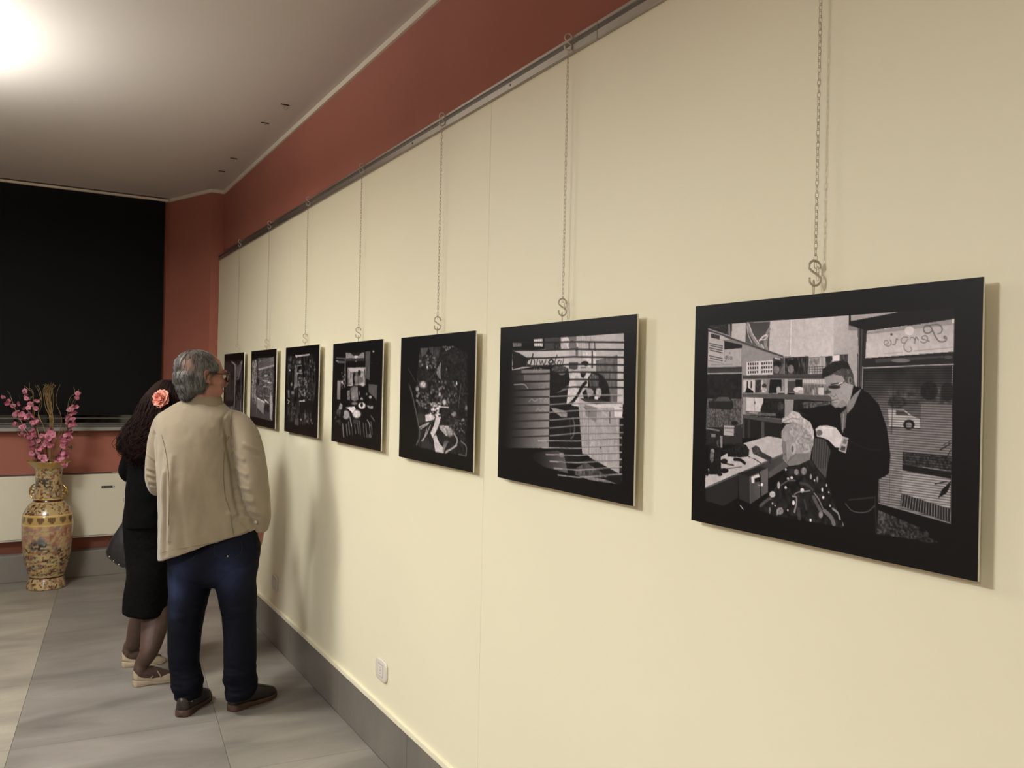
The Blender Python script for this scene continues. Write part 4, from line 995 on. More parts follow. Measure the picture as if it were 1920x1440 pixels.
# ------------------------------------------------------------------ the printed photographs (flat print: tones painted in code)
class Art:
    """grey-scale painter on the face of one board; tracing points are rectified with the homography of the board's corners"""
    def __init__(s, quad, W, H, seed=1, soft=.15):
        s.W, s.H = W*2, H*2; s.I = np.full((s.H, s.W), 11.0); s.soft = soft; s.gr = .16 if soft > .2 else .06; s.rg = np.random.default_rng(seed)
        A = []; b = []
        for (x, y), (u, v) in zip(quad, ((0, 0), (1, 0), (1, 1), (0, 1))):
            A += [[x, y, 1, 0, 0, 0, -u*x, -u*y], [0, 0, 0, x, y, 1, -v*x, -v*y]]; b += [u, v]
        s.Hm = np.append(np.linalg.solve(np.array(A, float), np.array(b, float)), 1).reshape(3, 3)
        Y, X = np.mgrid[0:s.H, 0:s.W]; s.X, s.Y = X+.5, Y+.5; s.f = (0, 0, 1)
        s.Nz = [fbm(np.stack([X/k, Y/k, 0*X+seed*1.7], -1), 3) for k in (5., 12., 30.)]
        s.Nv = fbm(np.stack([X/4., Y/16., 0*X+seed], -1), 3)
    def fr(s, ox, oy, k): s.f = (ox, oy, k); return s
    def p(s, P):
        P = np.asarray(P, float).reshape(-1, 2); q = np.stack([s.f[0]+P[:, 0]/s.f[2], s.f[1]+P[:, 1]/s.f[2], np.ones(len(P))])
        r = s.Hm @ q; return np.stack([r[0]/r[2]*s.W, r[1]/r[2]*s.H], 1)
    def put(s, m, v, a=1.0, sl=None):
        y0, y1, x0, x1 = sl; I = s.I[y0:y1, x0:x1]; v = v[y0:y1, x0:x1] if np.ndim(v) == 2 else v; m = m*a; s.I[y0:y1, x0:x1] = I*(1-m)+v*m
    def win(s, q, pad=3):
        x0, y0 = np.floor(q.min(0)-pad).astype(int); x1, y1 = np.ceil(q.max(0)+pad).astype(int)
        return max(0, y0), max(1, min(s.H, y1)), max(0, x0), max(1, min(s.W, x1))
    def tex(s, v, t):
        """tone with texture: t = (noise index or 'v', amount)"""
        if t is None: return v
        n = s.Nv if t[0] == 'v' else s.Nz[t[0]]; return np.clip(v+n*t[1], 8, 240)
    def poly(s, P, v, a=1.0, t=None, g=None):
        q = s.p(P); sl = s.win(q); y0, y1, x0, x1 = sl
        if y1 <= y0 or x1 <= x0: return s
        X, Y = s.X[y0:y1, x0:x1], s.Y[y0:y1, x0:x1]; m = np.zeros(X.shape, bool)
        for (ax, ay), (bx, by) in zip(q, np.roll(q, -1, 0)):
            if ay == by: continue
            m ^= ((ay > Y) != (by > Y)) & (X < (bx-ax)*(Y-ay)/(by-ay)+ax)
        vv = s.tex(v, t)
        if g is not None:      # g = (x-start, y-start, x-end, y-end, end tone)
            c = s.p([g[:2], g[2:4]]); d = c[1]-c[0]; k = np.clip(((s.X-c[0, 0])*d[0]+(s.Y-c[0, 1])*d[1])/(d @ d), 0, 1); vv = vv*(1-k)+g[4]*k
            if t is not None: vv = np.clip(vv+(s.Nv if t[0] == 'v' else s.Nz[t[0]])*t[1]*k, 8, 240)
        s.put(m.astype(float), vv, a, sl); return s
    def ell(s, x, y, rx, ry, v, a=1.0, t=None, soft=None):
        soft = soft or s.soft
        c = s.p([(x, y), (x+rx, y), (x, y+ry)]); ex, ey = c[1]-c[0], c[2]-c[0]; M = np.linalg.inv(np.array([ex, ey]).T+np.eye(2)*1e-6)
        R = abs(ex)+abs(ey); sl = s.win(np.array([c[0]-R, c[0]+R])); y0, y1, x0, x1 = sl
        if y1 <= y0 or x1 <= x0: return s
        X, Y = s.X[y0:y1, x0:x1]-c[0, 0], s.Y[y0:y1, x0:x1]-c[0, 1]; r = np.hypot(M[0, 0]*X+M[0, 1]*Y, M[1, 0]*X+M[1, 1]*Y)
        s.put(np.clip((1-r)/soft, 0, 1), s.tex(v, t), a, sl); return s
    def line(s, P, w, v, a=1.0, n=None):
        P = np.asarray(P, float); P = smoothpath(P, n) if n else P; q = s.p(P); c = s.p([P[0], P[0]+[w, 0], P[0]+[0, w]]); r = max(.7, (np.linalg.norm(c[1]-c[0])+np.linalg.norm(c[2]-c[0]))/4)
        sl = s.win(q, r+2); y0, y1, x0, x1 = sl
        if y1 <= y0 or x1 <= x0: return s
        X, Y = s.X[y0:y1, x0:x1], s.Y[y0:y1, x0:x1]; d = np.full(X.shape, 1e9)
        for A, B_ in zip(q[:-1], q[1:]):
            ab = B_-A; t = np.clip(((X-A[0])*ab[0]+(Y-A[1])*ab[1])/(ab @ ab+1e-9), 0, 1); d = np.minimum(d, np.hypot(X-A[0]-t*ab[0], Y-A[1]-t*ab[1]))
        s.put(np.clip(r-d+.5, 0, 1), v, a, sl); return s
    def scatter(s, box, n, v, rx, ry, ang=0, t=None):
        for _ in range(n):
            x = s.rg.uniform(box[0], box[2]); y = s.rg.uniform(box[1], box[3]); s.ell(x, y, s.rg.uniform(*rx), s.rg.uniform(*ry), s.rg.uniform(*v), s.rg.uniform(.5, 1), t, .4)
        return s
    def out(s): s.I = 11+(s.I-11)*1.2*np.clip(1+s.gr*(s.Nz[0]+s.Nz[1]), .5, 1.3); s.I = np.minimum(s.I, 244); return s.I.reshape(s.H//2, 2, s.W//2, 2).mean((1, 3))

def art1():
    a = Art([(1303, 575), (1843, 517), (1835, 1094), (1297, 972)], 540, 400, 3)
    a.fr(1300, 570, 5.761)
    a.poly([(405, 212), (1613, 126), (2300, 80), (2300, 500), (1613, 548), (1200, 577), (950, 562), (405, 385)], 172, g=(900, 300, 1613, 250, 186))
    a.poly([(165, 232), (405, 213), (402, 350), (162, 272)], 34, t=(0, 30)); a.line([(375, 230), (380, 330)], 26, 105); a.line([(215, 262), (235, 245), (250, 262)], 4, 90)
    a.poly([(405, 212), (555, 207), (550, 412), (402, 372)], 168)
    a.poly([(555, 206), (812, 188), (802, 500), (550, 412)], 58, g=(680, 200, 680, 480, 80))
    for P, w, v in (([(575, 215), (600, 300), (660, 400), (720, 470)], 34, 128), ([(590, 220), (625, 320), (690, 420)], 8, 190), ([(565, 240), (580, 330), (620, 420)], 8, 170), ([(805, 270), (775, 330), (760, 420), (780, 480)], 30, 120), ([(700, 395), (740, 350), (775, 335)], 16, 185), ([(700, 385), (760, 380), (790, 340)], 8, 200), ([(725, 440), (745, 470)], 22, 150), ([(795, 330), (770, 460)], 5, 175)): a.line(P, w, v, n=14)
    a.line([(1040, 178), (1034, 545)], 9, 205); a.line([(1022, 180), (1018, 545)], 10, 158, .6)
    a.poly([(155, 285), (550, 420), (950, 565), (1170, 577), (1613, 552), (1613, 1100), (960, 1240), (135, 1330)], 112)
    a.line([(155, 285), (550, 425), (950, 565)], 16, 62); a.line([(155, 270), (400, 352)], 10, 130)
    a.poly([(155, 300), (300, 340), (385, 385), (300, 390), (320, 400), (325, 640), (150, 600)], 158); a.poly([(182, 318), (275, 340), (275, 385), (182, 362)], 50, t=(0, 30))
    for i, yy in enumerate((432, 455, 480, 505, 565, 590)): a.line([(165+i % 2*10, yy-8), (305, yy+22)], 9, 45, .85)
    a.poly([(325, 398), (515, 440), (512, 478), (328, 490)], 26)
    a.poly([(328, 492), (510, 475), (508, 668), (150, 680), (150, 610), (325, 645)], 150)
    for P in ([(352, 560), (335, 572), (340, 590), (360, 575), (352, 560), (345, 610), (330, 622)], [(376, 560), (370, 598)], [(400, 565), (388, 580), (395, 600), (412, 585), (400, 565)]): a.line(P, 6, 70, n=20)
    a.line([(180, 655), (415, 650)], 4, 95); a.ell(383, 528, 6, 6, 60)
    a.poly([(150, 685), (515, 678), (515, 738), (150, 742)], 42, g=(200, 685, 200, 740, 60)); a.line([(150, 748), (515, 742)], 7, 150)
    a.poly([(145, 756), (515, 748), (515, 1420), (135, 1400)], 27, t=(1, 14)); a.poly([(145, 1015), (515, 1020), (515, 1180), (515, 1330), (140, 1320)], 72, t=(0, 45))
    a.poly([(160, 1050), (200, 1040), (260, 990), (380, 990), (420, 1050), (430, 1100), (400, 1140), (170, 1120)], 30); a.poly([(215, 1045), (265, 1000), (370, 1000), (400, 1045)], 70); a.line([(232, 980), (232, 1310)], 5, 40)
    a.line([(517, 440), (517, 1440)], 6, 150, .7)
    a.poly([(522, 440), (950, 572), (975, 768), (522, 768)], 128)
    a.poly([(562, 625), (843, 604), (842, 765), (562, 765)], 186)
    for i in range(11):
        if i == 5: continue
        for j in range(3):
            x = 578+i*24.2; y = 634+j*44-i*1.2; a.poly([(x, y), (x+14, y-1), (x+14, y+27), (x, y+28)], 32)
    a.poly([(845, 580), (975, 580), (975, 765), (850, 765)], 55, t=(0, 25)); a.line([(870, 585), (920, 592)], 10, 190)
    a.ell(895, 645, 48, 36, 18); a.ell(885, 705, 34, 45, 105, t=(0, 30)); a.poly([(915, 752), (960, 640), (1000, 640), (1020, 752)], 88)
    a.poly([(975, 580), (1230, 560), (1230, 752), (975, 765)], 50, t=('v', 60)); a.ell(1045, 640, 55, 42, 16); a.ell(1040, 700, 36, 48, 108, t=(0, 30)); a.ell(1095, 660, 30, 80, 24); a.line([(968, 570), (968, 765)], 5, 150)
    a.poly([(1232, 585), (1410, 568), (1410, 745), (1232, 752)], 150, t=('v', 30)); a.poly([(1238, 590), (1345, 580), (1345, 650), (1238, 665)], 120, t=(0, 40))
    for i in range(6): a.line([(1240+i*28, 670), (1240+i*28, 745)], 5, 45)
    for j in range(3): a.line([(1235, 680+j*26), (1400, 672+j*26)], 4, 45)
    a.poly([(1408, 568), (1485, 560), (1485, 600), (1420, 690)], 45, t=('v', 50)); a.poly([(1485, 558), (1562, 550), (1562, 600), (1485, 640)], 188); a.poly([(1562, 550), (1613, 547), (1613, 600), (1562, 610)], 60, t=('v', 50))
    a.poly([(520, 766), (1390, 750), (1400, 802), (520, 802)], 72, g=(520, 766, 520, 802, 55))
    a.poly([(520, 806), (1430, 806), (1470, 965), (520, 962)], 118, t=('v', 25))
    a.poly([(530, 820), (658, 816), (655, 950), (530, 950)], 178); a.poly([(566, 830), (580, 830), (580, 900), (636, 935), (640, 955), (548, 955), (566, 900)], 14); a.poly([(608, 830), (620, 830), (622, 905), (608, 905)], 14)
    a.poly([(658, 815), (720, 815), (720, 950), (655, 950)], 45, t=(0, 50)); a.poly([(725, 820), (740, 820), (738, 950), (722, 950)], 180); a.ell(755, 880, 28, 26, 45); a.ell(750, 925, 32, 30, 150, t=(0, 70)); a.poly([(815, 812), (940, 812), (940, 960), (800, 960)], 20); a.ell(908, 918, 26, 32, 150); a.poly([(885, 935), (975, 940), (975, 965), (890, 965)], 150); a.line([(905, 966), (975, 966)], 14, 30)
    a.poly([(975, 806), (1006, 806), (1006, 985), (975, 985)], 155); a.poly([(1006, 830), (1088, 830), (1085, 950), (1006, 950)], 62); a.poly([(1088, 812), (1165, 812), (1163, 930), (1088, 930)], 22); a.line([(1010, 965), (1075, 968)], 18, 22)
    a.poly([(1165, 812), (1415, 812), (1420, 862), (1165, 850)], 172); 
    for i in range(9): a.line([(1180+i*28, 815), (1180+i*28, 850)], 4, 120)
    a.ell(1125, 922, 62, 34, 190); a.ell(1150, 945, 40, 22, 165); a.poly([(1170, 868), (1440, 880), (1450, 975), (1180, 970)], 95, t=('v', 50)); a.poly([(1335, 900), (1395, 900), (1395, 980), (1335, 975)], 175); a.ell(1285, 950, 12, 35, 150)
    a.poly([(520, 965), (970, 970), (1470, 988), (1485, 1042), (1000, 1022), (520, 1000)], 74)
    a.poly([(520, 1004), (985, 1022), (1480, 1045), (1480, 1180), (985, 1240), (520, 1190)], 26, t=(0, 14)); a.poly([(525, 1004), (560, 1004), (556, 1188), (525, 1186)], 128); a.poly([(562, 1004), (745, 1010), (742, 1060), (715, 1130), (715, 1160), (560, 1150)], 176); a.line([(650, 1010), (652, 1150)], 4, 90); a.ell(655, 1062, 5, 18, 30)
    a.poly([(975, 1025), (1072, 1030), (1062, 1170), (975, 1230)], 130); a.poly([(1160, 1060), (1480, 1050), (1480, 1130), (1180, 1120)], 70, t=(0, 50)); a.ell(930, 1100, 35, 50, 55, t=(0, 30)); a.poly([(885, 1170), (960, 1175), (955, 1235), (885, 1230)], 16)
    a.poly([(555, 1152), (880, 1180), (880, 1205), (555, 1195)], 85, t=(0, 20)); a.line([(600, 1165), (680, 1172)], 14, 140)
    a.poly([(520, 1188), (960, 1245), (950, 1290), (525, 1225)], 66); a.poly([(525, 1225), (950, 1290), (930, 1440), (525, 1440)], 24)
    a.poly([(725, 1262), (757, 1266), (757, 1440), (725, 1440)], 66); a.poly([(522, 1225), (545, 1228), (545, 1440), (522, 1440)], 55); a.poly([(580, 1240), (606, 1243), (606, 1440), (580, 1440)], 44)
    a.fr(1300, 780, 5.761)
    a.poly([(135, 130), (520, 120), (520, 300), (135, 300)], 30, t=(0, 20)); a.line([(140, 125), (275, 150)], 14, 105)
    a.poly([(318, 90), (470, 95), (515, 85), (515, 285), (330, 285)], 40); a.poly([(325, 92), (436, 100), (430, 208), (325, 196)], 150)
    for i in range(5): a.line([(335+i*22, 122), (345+i*22, 126)], 12, 70)
    a.line([(345, 158), (420, 166)], 5, 90); a.ell(440, 70, 40, 25, 20); a.poly([(190, 182), (236, 186), (236, 222), (190, 218)], 110); a.poly([(285, 205), (310, 207), (310, 335), (290, 330)], 120)
    a.poly([(545, 285), (800, 212), (950, 238), (962, 402), (755, 492), (130, 757), (133, 610), (160, 560), (300, 430)], 162, t=(2, 14)); a.line([(130, 765), (400, 660), (755, 498), (965, 405)], 14, 82)
    a.poly([(135, 775), (755, 505), (965, 412), (1015, 540), (805, 668), (800, 560), (605, 640), (480, 600), (480, 870), (330, 960), (135, 900)], 33, g=(500, 600, 1000, 480, 66)); a.poly([(805, 600), (1005, 455), (1015, 540), (805, 668)], 74)
    a.poly([(480, 610), (700, 540), (790, 555), (605, 645)], 26); a.poly([(485, 615), (604, 645), (612, 938), (492, 882)], 38); a.poly([(605, 645), (800, 552), (800, 815), (612, 938)], 62, g=(605, 800, 800, 700, 86)); a.line([(605, 645), (612, 938)], 4, 100)
    a.poly([(620, 650), (700, 618), (712, 650), (655, 665), (652, 715), (625, 712)], 185); a.poly([(655, 665), (715, 648), (722, 700), (665, 705)], 15); a.line([(705, 600), (718, 660), (722, 860)], 12, 12); a.ell(735, 732, 14, 18, 215); a.line([(692, 735), (715, 742)], 9, 150)
    a.poly([(160, 300), (290, 290), (300, 600), (250, 620), (170, 620)], 20, t=(0, 16)); a.ell(205, 370, 22, 28, 125); a.ell(200, 430, 22, 70, 85, t=(0, 50)); a.ell(265, 290, 15, 45, 60, t=(0, 60)); a.ell(330, 580, 50, 30, 16); a.ell(285, 620, 28, 20, 18); a.ell(150, 600, 20, 40, 22); a.line([(330, 500), (430, 522)], 14, 55); a.line([(350, 560), (515, 540)], 7, 50); a.ell(330, 480, 40, 30, 20)
    a.poly([(355, 345), (500, 285), (560, 300), (600, 360), (590, 430), (500, 440), (370, 430)], 24, t=(0, 25)); a.line([(300, 350), (360, 365)], 20, 24); a.line([(440, 460), (500, 465), (550, 500)], 30, 16, n=12)
    a.poly([(620, 340), (665, 310), (700, 325), (730, 380), (840, 440), (862, 510), (835, 515), (790, 470), (700, 430), (640, 400)], 52, t=(0, 30)); a.line([(590, 430), (660, 460), (720, 500)], 8, 30, n=10); a.line([(610, 440), (700, 455)], 8, 150)
    a.line([(505, 955), (535, 995)], 10, 150)
    # cape
    a.poly([(1020, 545), (1120, 520), (1250, 465), (1310, 490), (1345, 590), (1440, 700), (1545, 920), (1600, 1090), (1613, 1205), (1430, 1168), (1180, 1120), (880, 1070), (700, 1010), (705, 945), (810, 860), (900, 740), (930, 660)], 26, t=(1, 26))
    for x, y, rx, ry, v in ((848, 838, 34, 36, 165), (915, 740, 16, 42, 150), (1105, 600, 26, 36, 120), (1185, 590, 34, 45, 110), (1168, 798, 22, 26, 200), (1075, 930, 16, 28, 190), (990, 766, 14, 18, 180), (1055, 660, 16, 16, 185), (1015, 670, 14, 14, 160), (1260, 650, 12, 30, 130), (1300, 690, 8, 14, 170), (1385, 790, 10, 24, 190), (1395, 875, 12, 18, 200), (1370, 1060, 24, 40, 120), (930, 1020, 40, 40, 105), (1260, 1120, 12, 18, 210), (850, 935, 8, 12, 190), (878, 960, 7, 8, 210), (1015, 1010, 8, 14, 170), (1430, 745, 8, 18, 170), (1470, 965, 8, 14, 180), (1455, 820, 8, 10, 190), (990, 572, 10, 14, 180), (820, 1010, 10, 40, 110), (1330, 680, 12, 34, 110)): a.ell(x, y, rx, ry, v, t=(0, 30))
    for P, w, v in (([(1065, 860), (1105, 870), (1105, 940), (1085, 1030)], 18, 140), ([(1085, 840), (1130, 815), (1200, 810), (1250, 800)], 12, 130), ([(720, 960), (790, 900), (830, 880)], 26, 80), ([(1290, 870), (1330, 950), (1370, 1020)], 36, 85), ([(1300, 830), (1350, 900), (1390, 990)], 14, 130), ([(1410, 1020), (1480, 1090), (1510, 1160)], 44, 110), ([(1500, 1000), (1560, 1050), (1575, 1110)], 22, 140), ([(1190, 900), (1215, 1000)], 20, 60), ([(900, 1060), (905, 1000), (950, 985)], 10, 140), ([(1130, 1000), (1140, 1100)], 40, 62), ([(1150, 720), (1230, 740), (1280, 790)], 26, 62), ([(940, 740), (1020, 690), (1090, 690)], 14, 90), ([(1600, 1060), (1613, 1180)], 14, 140)): a.line(P, w, v, .8, n=14)
    # client head
    a.poly([(942, 160), (985, 90), (1080, 60), (1200, 90), (1270, 170), (1290, 260), (1262, 380), (1250, 465), (1130, 520), (1025, 535), (985, 490), (958, 455), (962, 400), (950, 330), (940, 320), (955, 270), (940, 220)], 132)
    a.poly([(1030, 120), (1110, 75), (1215, 100), (1275, 175), (1297, 270), (1270, 350), (1235, 400), (1170, 385), (1110, 320), (1080, 260), (1020, 250)], 138, t=(0, 38))
    a.poly([(945, 60), (950, 20), (1010, -5), (1060, -60), (1130, -40), (1165, 10), (1250, 60), (1290, 160), (1295, 260), (1230, 160), (1150, 90), (1080, 60), (990, 75)], 165, t=(0, 35)); a.line([(960, 55), (1060, 20), (1130, 30)], 8, 120, n=10)
    a.ell(1070, 345, 32, 66, 160); a.ell(1060, 352, 14, 40, 88); a.poly([(950, 260), (990, 270), (1000, 430), (1010, 500), (965, 460), (958, 400), (945, 320)], 95, .7); a.poly([(1035, 430), (1110, 400), (1245, 398), (1250, 465), (1120, 520), (1030, 535), (1000, 505)], 104, .85); a.line([(1000, 500), (1060, 440), (1100, 400)], 10, 80, .6, n=10); a.line([(975, 400), (990, 412)], 6, 60); a.ell(985, 215, 26, 60, 150, .6)
    # radiator, barber
    a.poly([(1290, 230), (1470, 260), (1470, 480), (1420, 670), (1330, 560), (1270, 460)], 66)
    for i in range(7): a.line([(1300+i*27, 240), (1290+i*25, 560)], 7, 28)
    a.fr(1280, 500, 2.323)
    a.poly([(762, 526), (800, 545), (850, 600), (885, 700), (902, 820), (895, 900), (848, 925), (850, 1040), (842, 1168), (705, 1136), (650, 1010), (622, 900), (640, 800), (600, 720), (560, 660), (500, 622), (560, 612), (640, 598), (690, 640), (745, 560)], 13)
    a.poly([(600, 485), (602, 445), (650, 412), (700, 407), (730, 438), (742, 485), (744, 522), (716, 530), (690, 470), (640, 470)], 30, t=(0, 12)); a.poly([(640, 468), (690, 440), (728, 450), (742, 490), (742, 520), (705, 515), (680, 480)], 72, t=(0, 30))
    a.poly([(614, 486), (650, 468), (690, 476), (706, 505), (738, 515), (730, 555), (716, 600), (684, 614), (656, 606), (645, 588), (640, 568), (626, 556), (636, 540), (620, 520)], 132, g=(620, 540, 735, 540, 150)); a.ell(654, 523, 30, 9, 38); a.ell(626, 545, 16, 8, 45, .7); a.line([(672, 518), (712, 492)], 4, 60); a.line([(676, 508), (690, 504)], 4, 210); a.line([(642, 582), (670, 576)], 4, 60); a.line([(640, 560), (655, 566), (662, 556)], 3, 70); a.line([(660, 552), (676, 582)], 3, 92); a.line([(648, 592), (668, 590)], 3, 100); a.line([(640, 512), (672, 506)], 5, 48); a.ell(722, 494, 9, 18, 118); a.ell(724, 494, 4, 11, 50); a.poly([(690, 575), (716, 600), (690, 614), (665, 608)], 95, .4); a.poly([(640, 556), (660, 540), (700, 520), (735, 535), (730, 556), (700, 580), (660, 590)], 146, .5)
    a.poly([(742, 555), (772, 530), (738, 610), (712, 640), (708, 600)], 118); a.poly([(682, 640), (712, 612), (704, 700), (688, 715)], 92); a.line([(696, 640), (692, 720)], 3, 150)
    a.poly([(574, 706), (590, 692), (625, 690), (662, 700), (690, 735), (703, 755), (690, 790), (660, 785), (628, 752), (600, 742), (580, 738)], 182, t=(1, 12)); a.ell(590, 722, 15, 14, 90); a.line([(600, 700), (650, 704)], 4, 215)
    a.poly([(693, 738), (718, 746), (706, 812), (674, 800)], 150); a.poly([(697, 748), (712, 752), (708, 772), (692, 768)], 95); a.poly([(688, 778), (706, 784), (701, 803), (680, 797)], 62, t=(0, 40)); a.line([(716, 755), (790, 790), (860, 800)], 6, 24, n=10)
    a.line([(705, 1030), (740, 1065), (800, 1068), (835, 1040)], 4, 70, n=12); a.line([(835, 1000), (842, 1165)], 5, 34); a.line([(720, 1015), (830, 1005)], 6, 40); a.poly([(848, 930), (862, 940), (870, 1000), (848, 1030)], 90, .7, t=('v', 40))
    # wall, door and window on the right
    a.fr(1560, 560, 5.539)
    a.poly([(0, 186), (160, 174), (160, 275), (252, 300), (246, 912), (225, 905), (205, 780), (150, 660), (148, 575), (0, 580)], 170, g=(0, 300, 250, 600, 150)); a.poly([(0, 592), (62, 585), (60, 645), (0, 640)], 205); a.poly([(62, 582), (150, 577), (148, 665), (100, 640), (62, 640)], 60, t=('v', 60)); a.line([(0, 583), (150, 575)], 3, 60)
    a.poly([(155, 172), (700, 128), (1262, 95), (1262, 206), (340, 335), (250, 300), (155, 280)], 22); a.poly([(177, 170), (690, 130), (560, 158), (180, 230)], 150); a.poly([(155, 270), (250, 300), (250, 325), (155, 330)], 115, .8)
    a.poly([(250, 298), (345, 330), (330, 620), (310, 700), (300, 935), (262, 915)], 36); a.line([(262, 310), (258, 910)], 7, 120); a.line([(295, 320), (282, 900)], 12, 70); a.line([(306, 705), (300, 930)], 9, 150)
    a.poly([(345, 342), (1262, 205), (1258, 547), (330, 616)], 166, g=(800, 300, 760, 580, 180)); a.poly([(345, 342), (1262, 205), (1260, 262), (342, 370)], 128, .8); a.ell(790, 330, 55, 50, 200, .8); a.poly([(1240, 205), (1262, 204), (1260, 250), (1240, 250)], 215)
    S = [([(1182, 402), (1160, 385), (1155, 405), (1180, 412), (1165, 438), (1110, 442), (1070, 400), (1040, 340), (1010, 285), (970, 275), (940, 300), (950, 345), (990, 355), (1030, 330)], 15), ([(1000, 275), (1070, 262), (1120, 280), (1135, 320), (1115, 355), (1090, 362)], 13),
         ([(1000, 440), (965, 425), (925, 412), (930, 388), (960, 380), (980, 400), (974, 440), (940, 456), (905, 440)], 10), ([(885, 425), (862, 395), (852, 420), (846, 462)], 10), ([(850, 425), (832, 402), (808, 400), (798, 418)], 9), ([(775, 400), (735, 395), (705, 420), (715, 455), (745, 455), (775, 415), (735, 480), (745, 530), (790, 550), (815, 525), (800, 500)], 8),
         ([(672, 425), (655, 412), (648, 445), (636, 474), (614, 472)], 9), ([(590, 425), (600, 455), (585, 485), (560, 490), (530, 470), (530, 440), (555, 430), (570, 455), (548, 470)], 8)]
    for P, w in S: a.line(P, w, 88, .85, n=50)
    a.ell(602, 368, 14, 14, 70); a.line([(530, 570), (720, 552)], 4, 120, .8); a.line([(840, 540), (1250, 502)], 5, 105, .8)
    a.poly([(330, 618), (1256, 548), (1256, 668), (310, 702)], 32); a.poly([(430, 625), (1150, 590), (1150, 610), (440, 665)], 66, .8); a.ell(700, 640, 110, 22, 110, .9); a.ell(1200, 605, 50, 20, 80, .8)
    # blind
    a.fr(1280, 500, 2.323)
    R = [(783, 442), (1175, 424), (1168, 1118), (858, 1032), (852, 925), (895, 905), (902, 820), (885, 700), (850, 600), (800, 545), (783, 540)]
    a.poly(R, 36, g=(980, 470, 960, 700, 100), t=(2, 14)); a.line([(783, 440), (1176, 424)], 5, 150); a.line([(1174, 424), (1170, 560)], 3, 130)
    a.poly([(890, 540), (1170, 520), (1170, 600), (900, 600)], 62, .7, t=(1, 40)); a.ell(1070, 540, 42, 45, 24, .9, t=(0, 10)); a.ell(1150, 545, 32, 45, 26, .9); a.ell(930, 590, 45, 28, 40, .8, t=(0, 30))
    a.poly([(890, 618), (960, 622), (1000, 652), (1030, 662), (1032, 702), (895, 697)], 152); a.poly([(925, 625), (960, 628), (985, 648), (925, 645)], 62); a.ell(982, 688, 27, 24, 20); a.ell(982, 690, 15, 14, 110, t=(0, 50)); a.line([(900, 699), (1030, 706)], 4, 40)
    a.poly([(1035, 600), (1170, 600), (1170, 820), (958, 800), (958, 720), (1035, 712)], 104, .8); a.line([(915, 480), (905, 740)], 3, 40)
    a.poly([(893, 730), (958, 735), (952, 1046), (862, 1024), (855, 930), (898, 900), (903, 820)], 112, t=(1, 10)); a.line([(900, 900), (896, 1030)], 2, 70)
    a.poly([(956, 806), (1170, 826), (1170, 892), (956, 858)], 34, .9, t=(0, 45)); a.poly([(955, 860), (1170, 898), (1168, 926), (955, 888)], 22); a.poly([(955, 889), (1168, 927), (1168, 1058), (952, 988)], 132, t=(2, 10))
    s = a; yy = (s.Y % 7.0)/7.0; stripe = np.where(yy < .42, .62, 1.12); q = a.p(R); sl = a.win(q); y0, y1, x0, x1 = sl
    X, Y = a.X[y0:y1, x0:x1], a.Y[y0:y1, x0:x1]; m = np.zeros(X.shape, bool)
    for (ax, ay), (bx, by) in zip(q, np.roll(q, -1, 0)): m ^= ((ay > Y) != (by > Y)) & (X < (bx-ax)*(Y-ay)/(by-ay+1e-9)+ax)
    a.I[y0:y1, x0:x1] = np.where(m, a.I[y0:y1, x0:x1]*stripe[y0:y1, x0:x1], a.I[y0:y1, x0:x1])
    a.poly([(952, 989), (1168, 1059), (1168, 1118), (946, 1042)], 24)
    for i in range(19): a.line([(958+i*11.6, 991+i*3.8), (950+i*12.1, 1043+i*4.0)], 3.2, 118)
    a.poly([(1112, 1012), (1128, 975), (1168, 935), (1165, 960), (1150, 990)], 14); a.line([(1100, 948), (1150, 938)], 5, 16); a.line([(1120, 800), (1168, 770)], 5, 25); a.line([(1130, 780), (1168, 760)], 3, 25); a.line([(1140, 850), (1168, 800)], 4, 22)
    a.line([(852, 1030), (1168, 1121)], 4, 120)
    a.poly([(850, 1060), (930, 1095), (1060, 1150), (1125, 1215), (1000, 1190), (845, 1164)], 54, .9, t=(0, 60), g=(880, 1100, 1120, 1200, 22))
    a.fr(1300, 780, 5.761); return a.out()

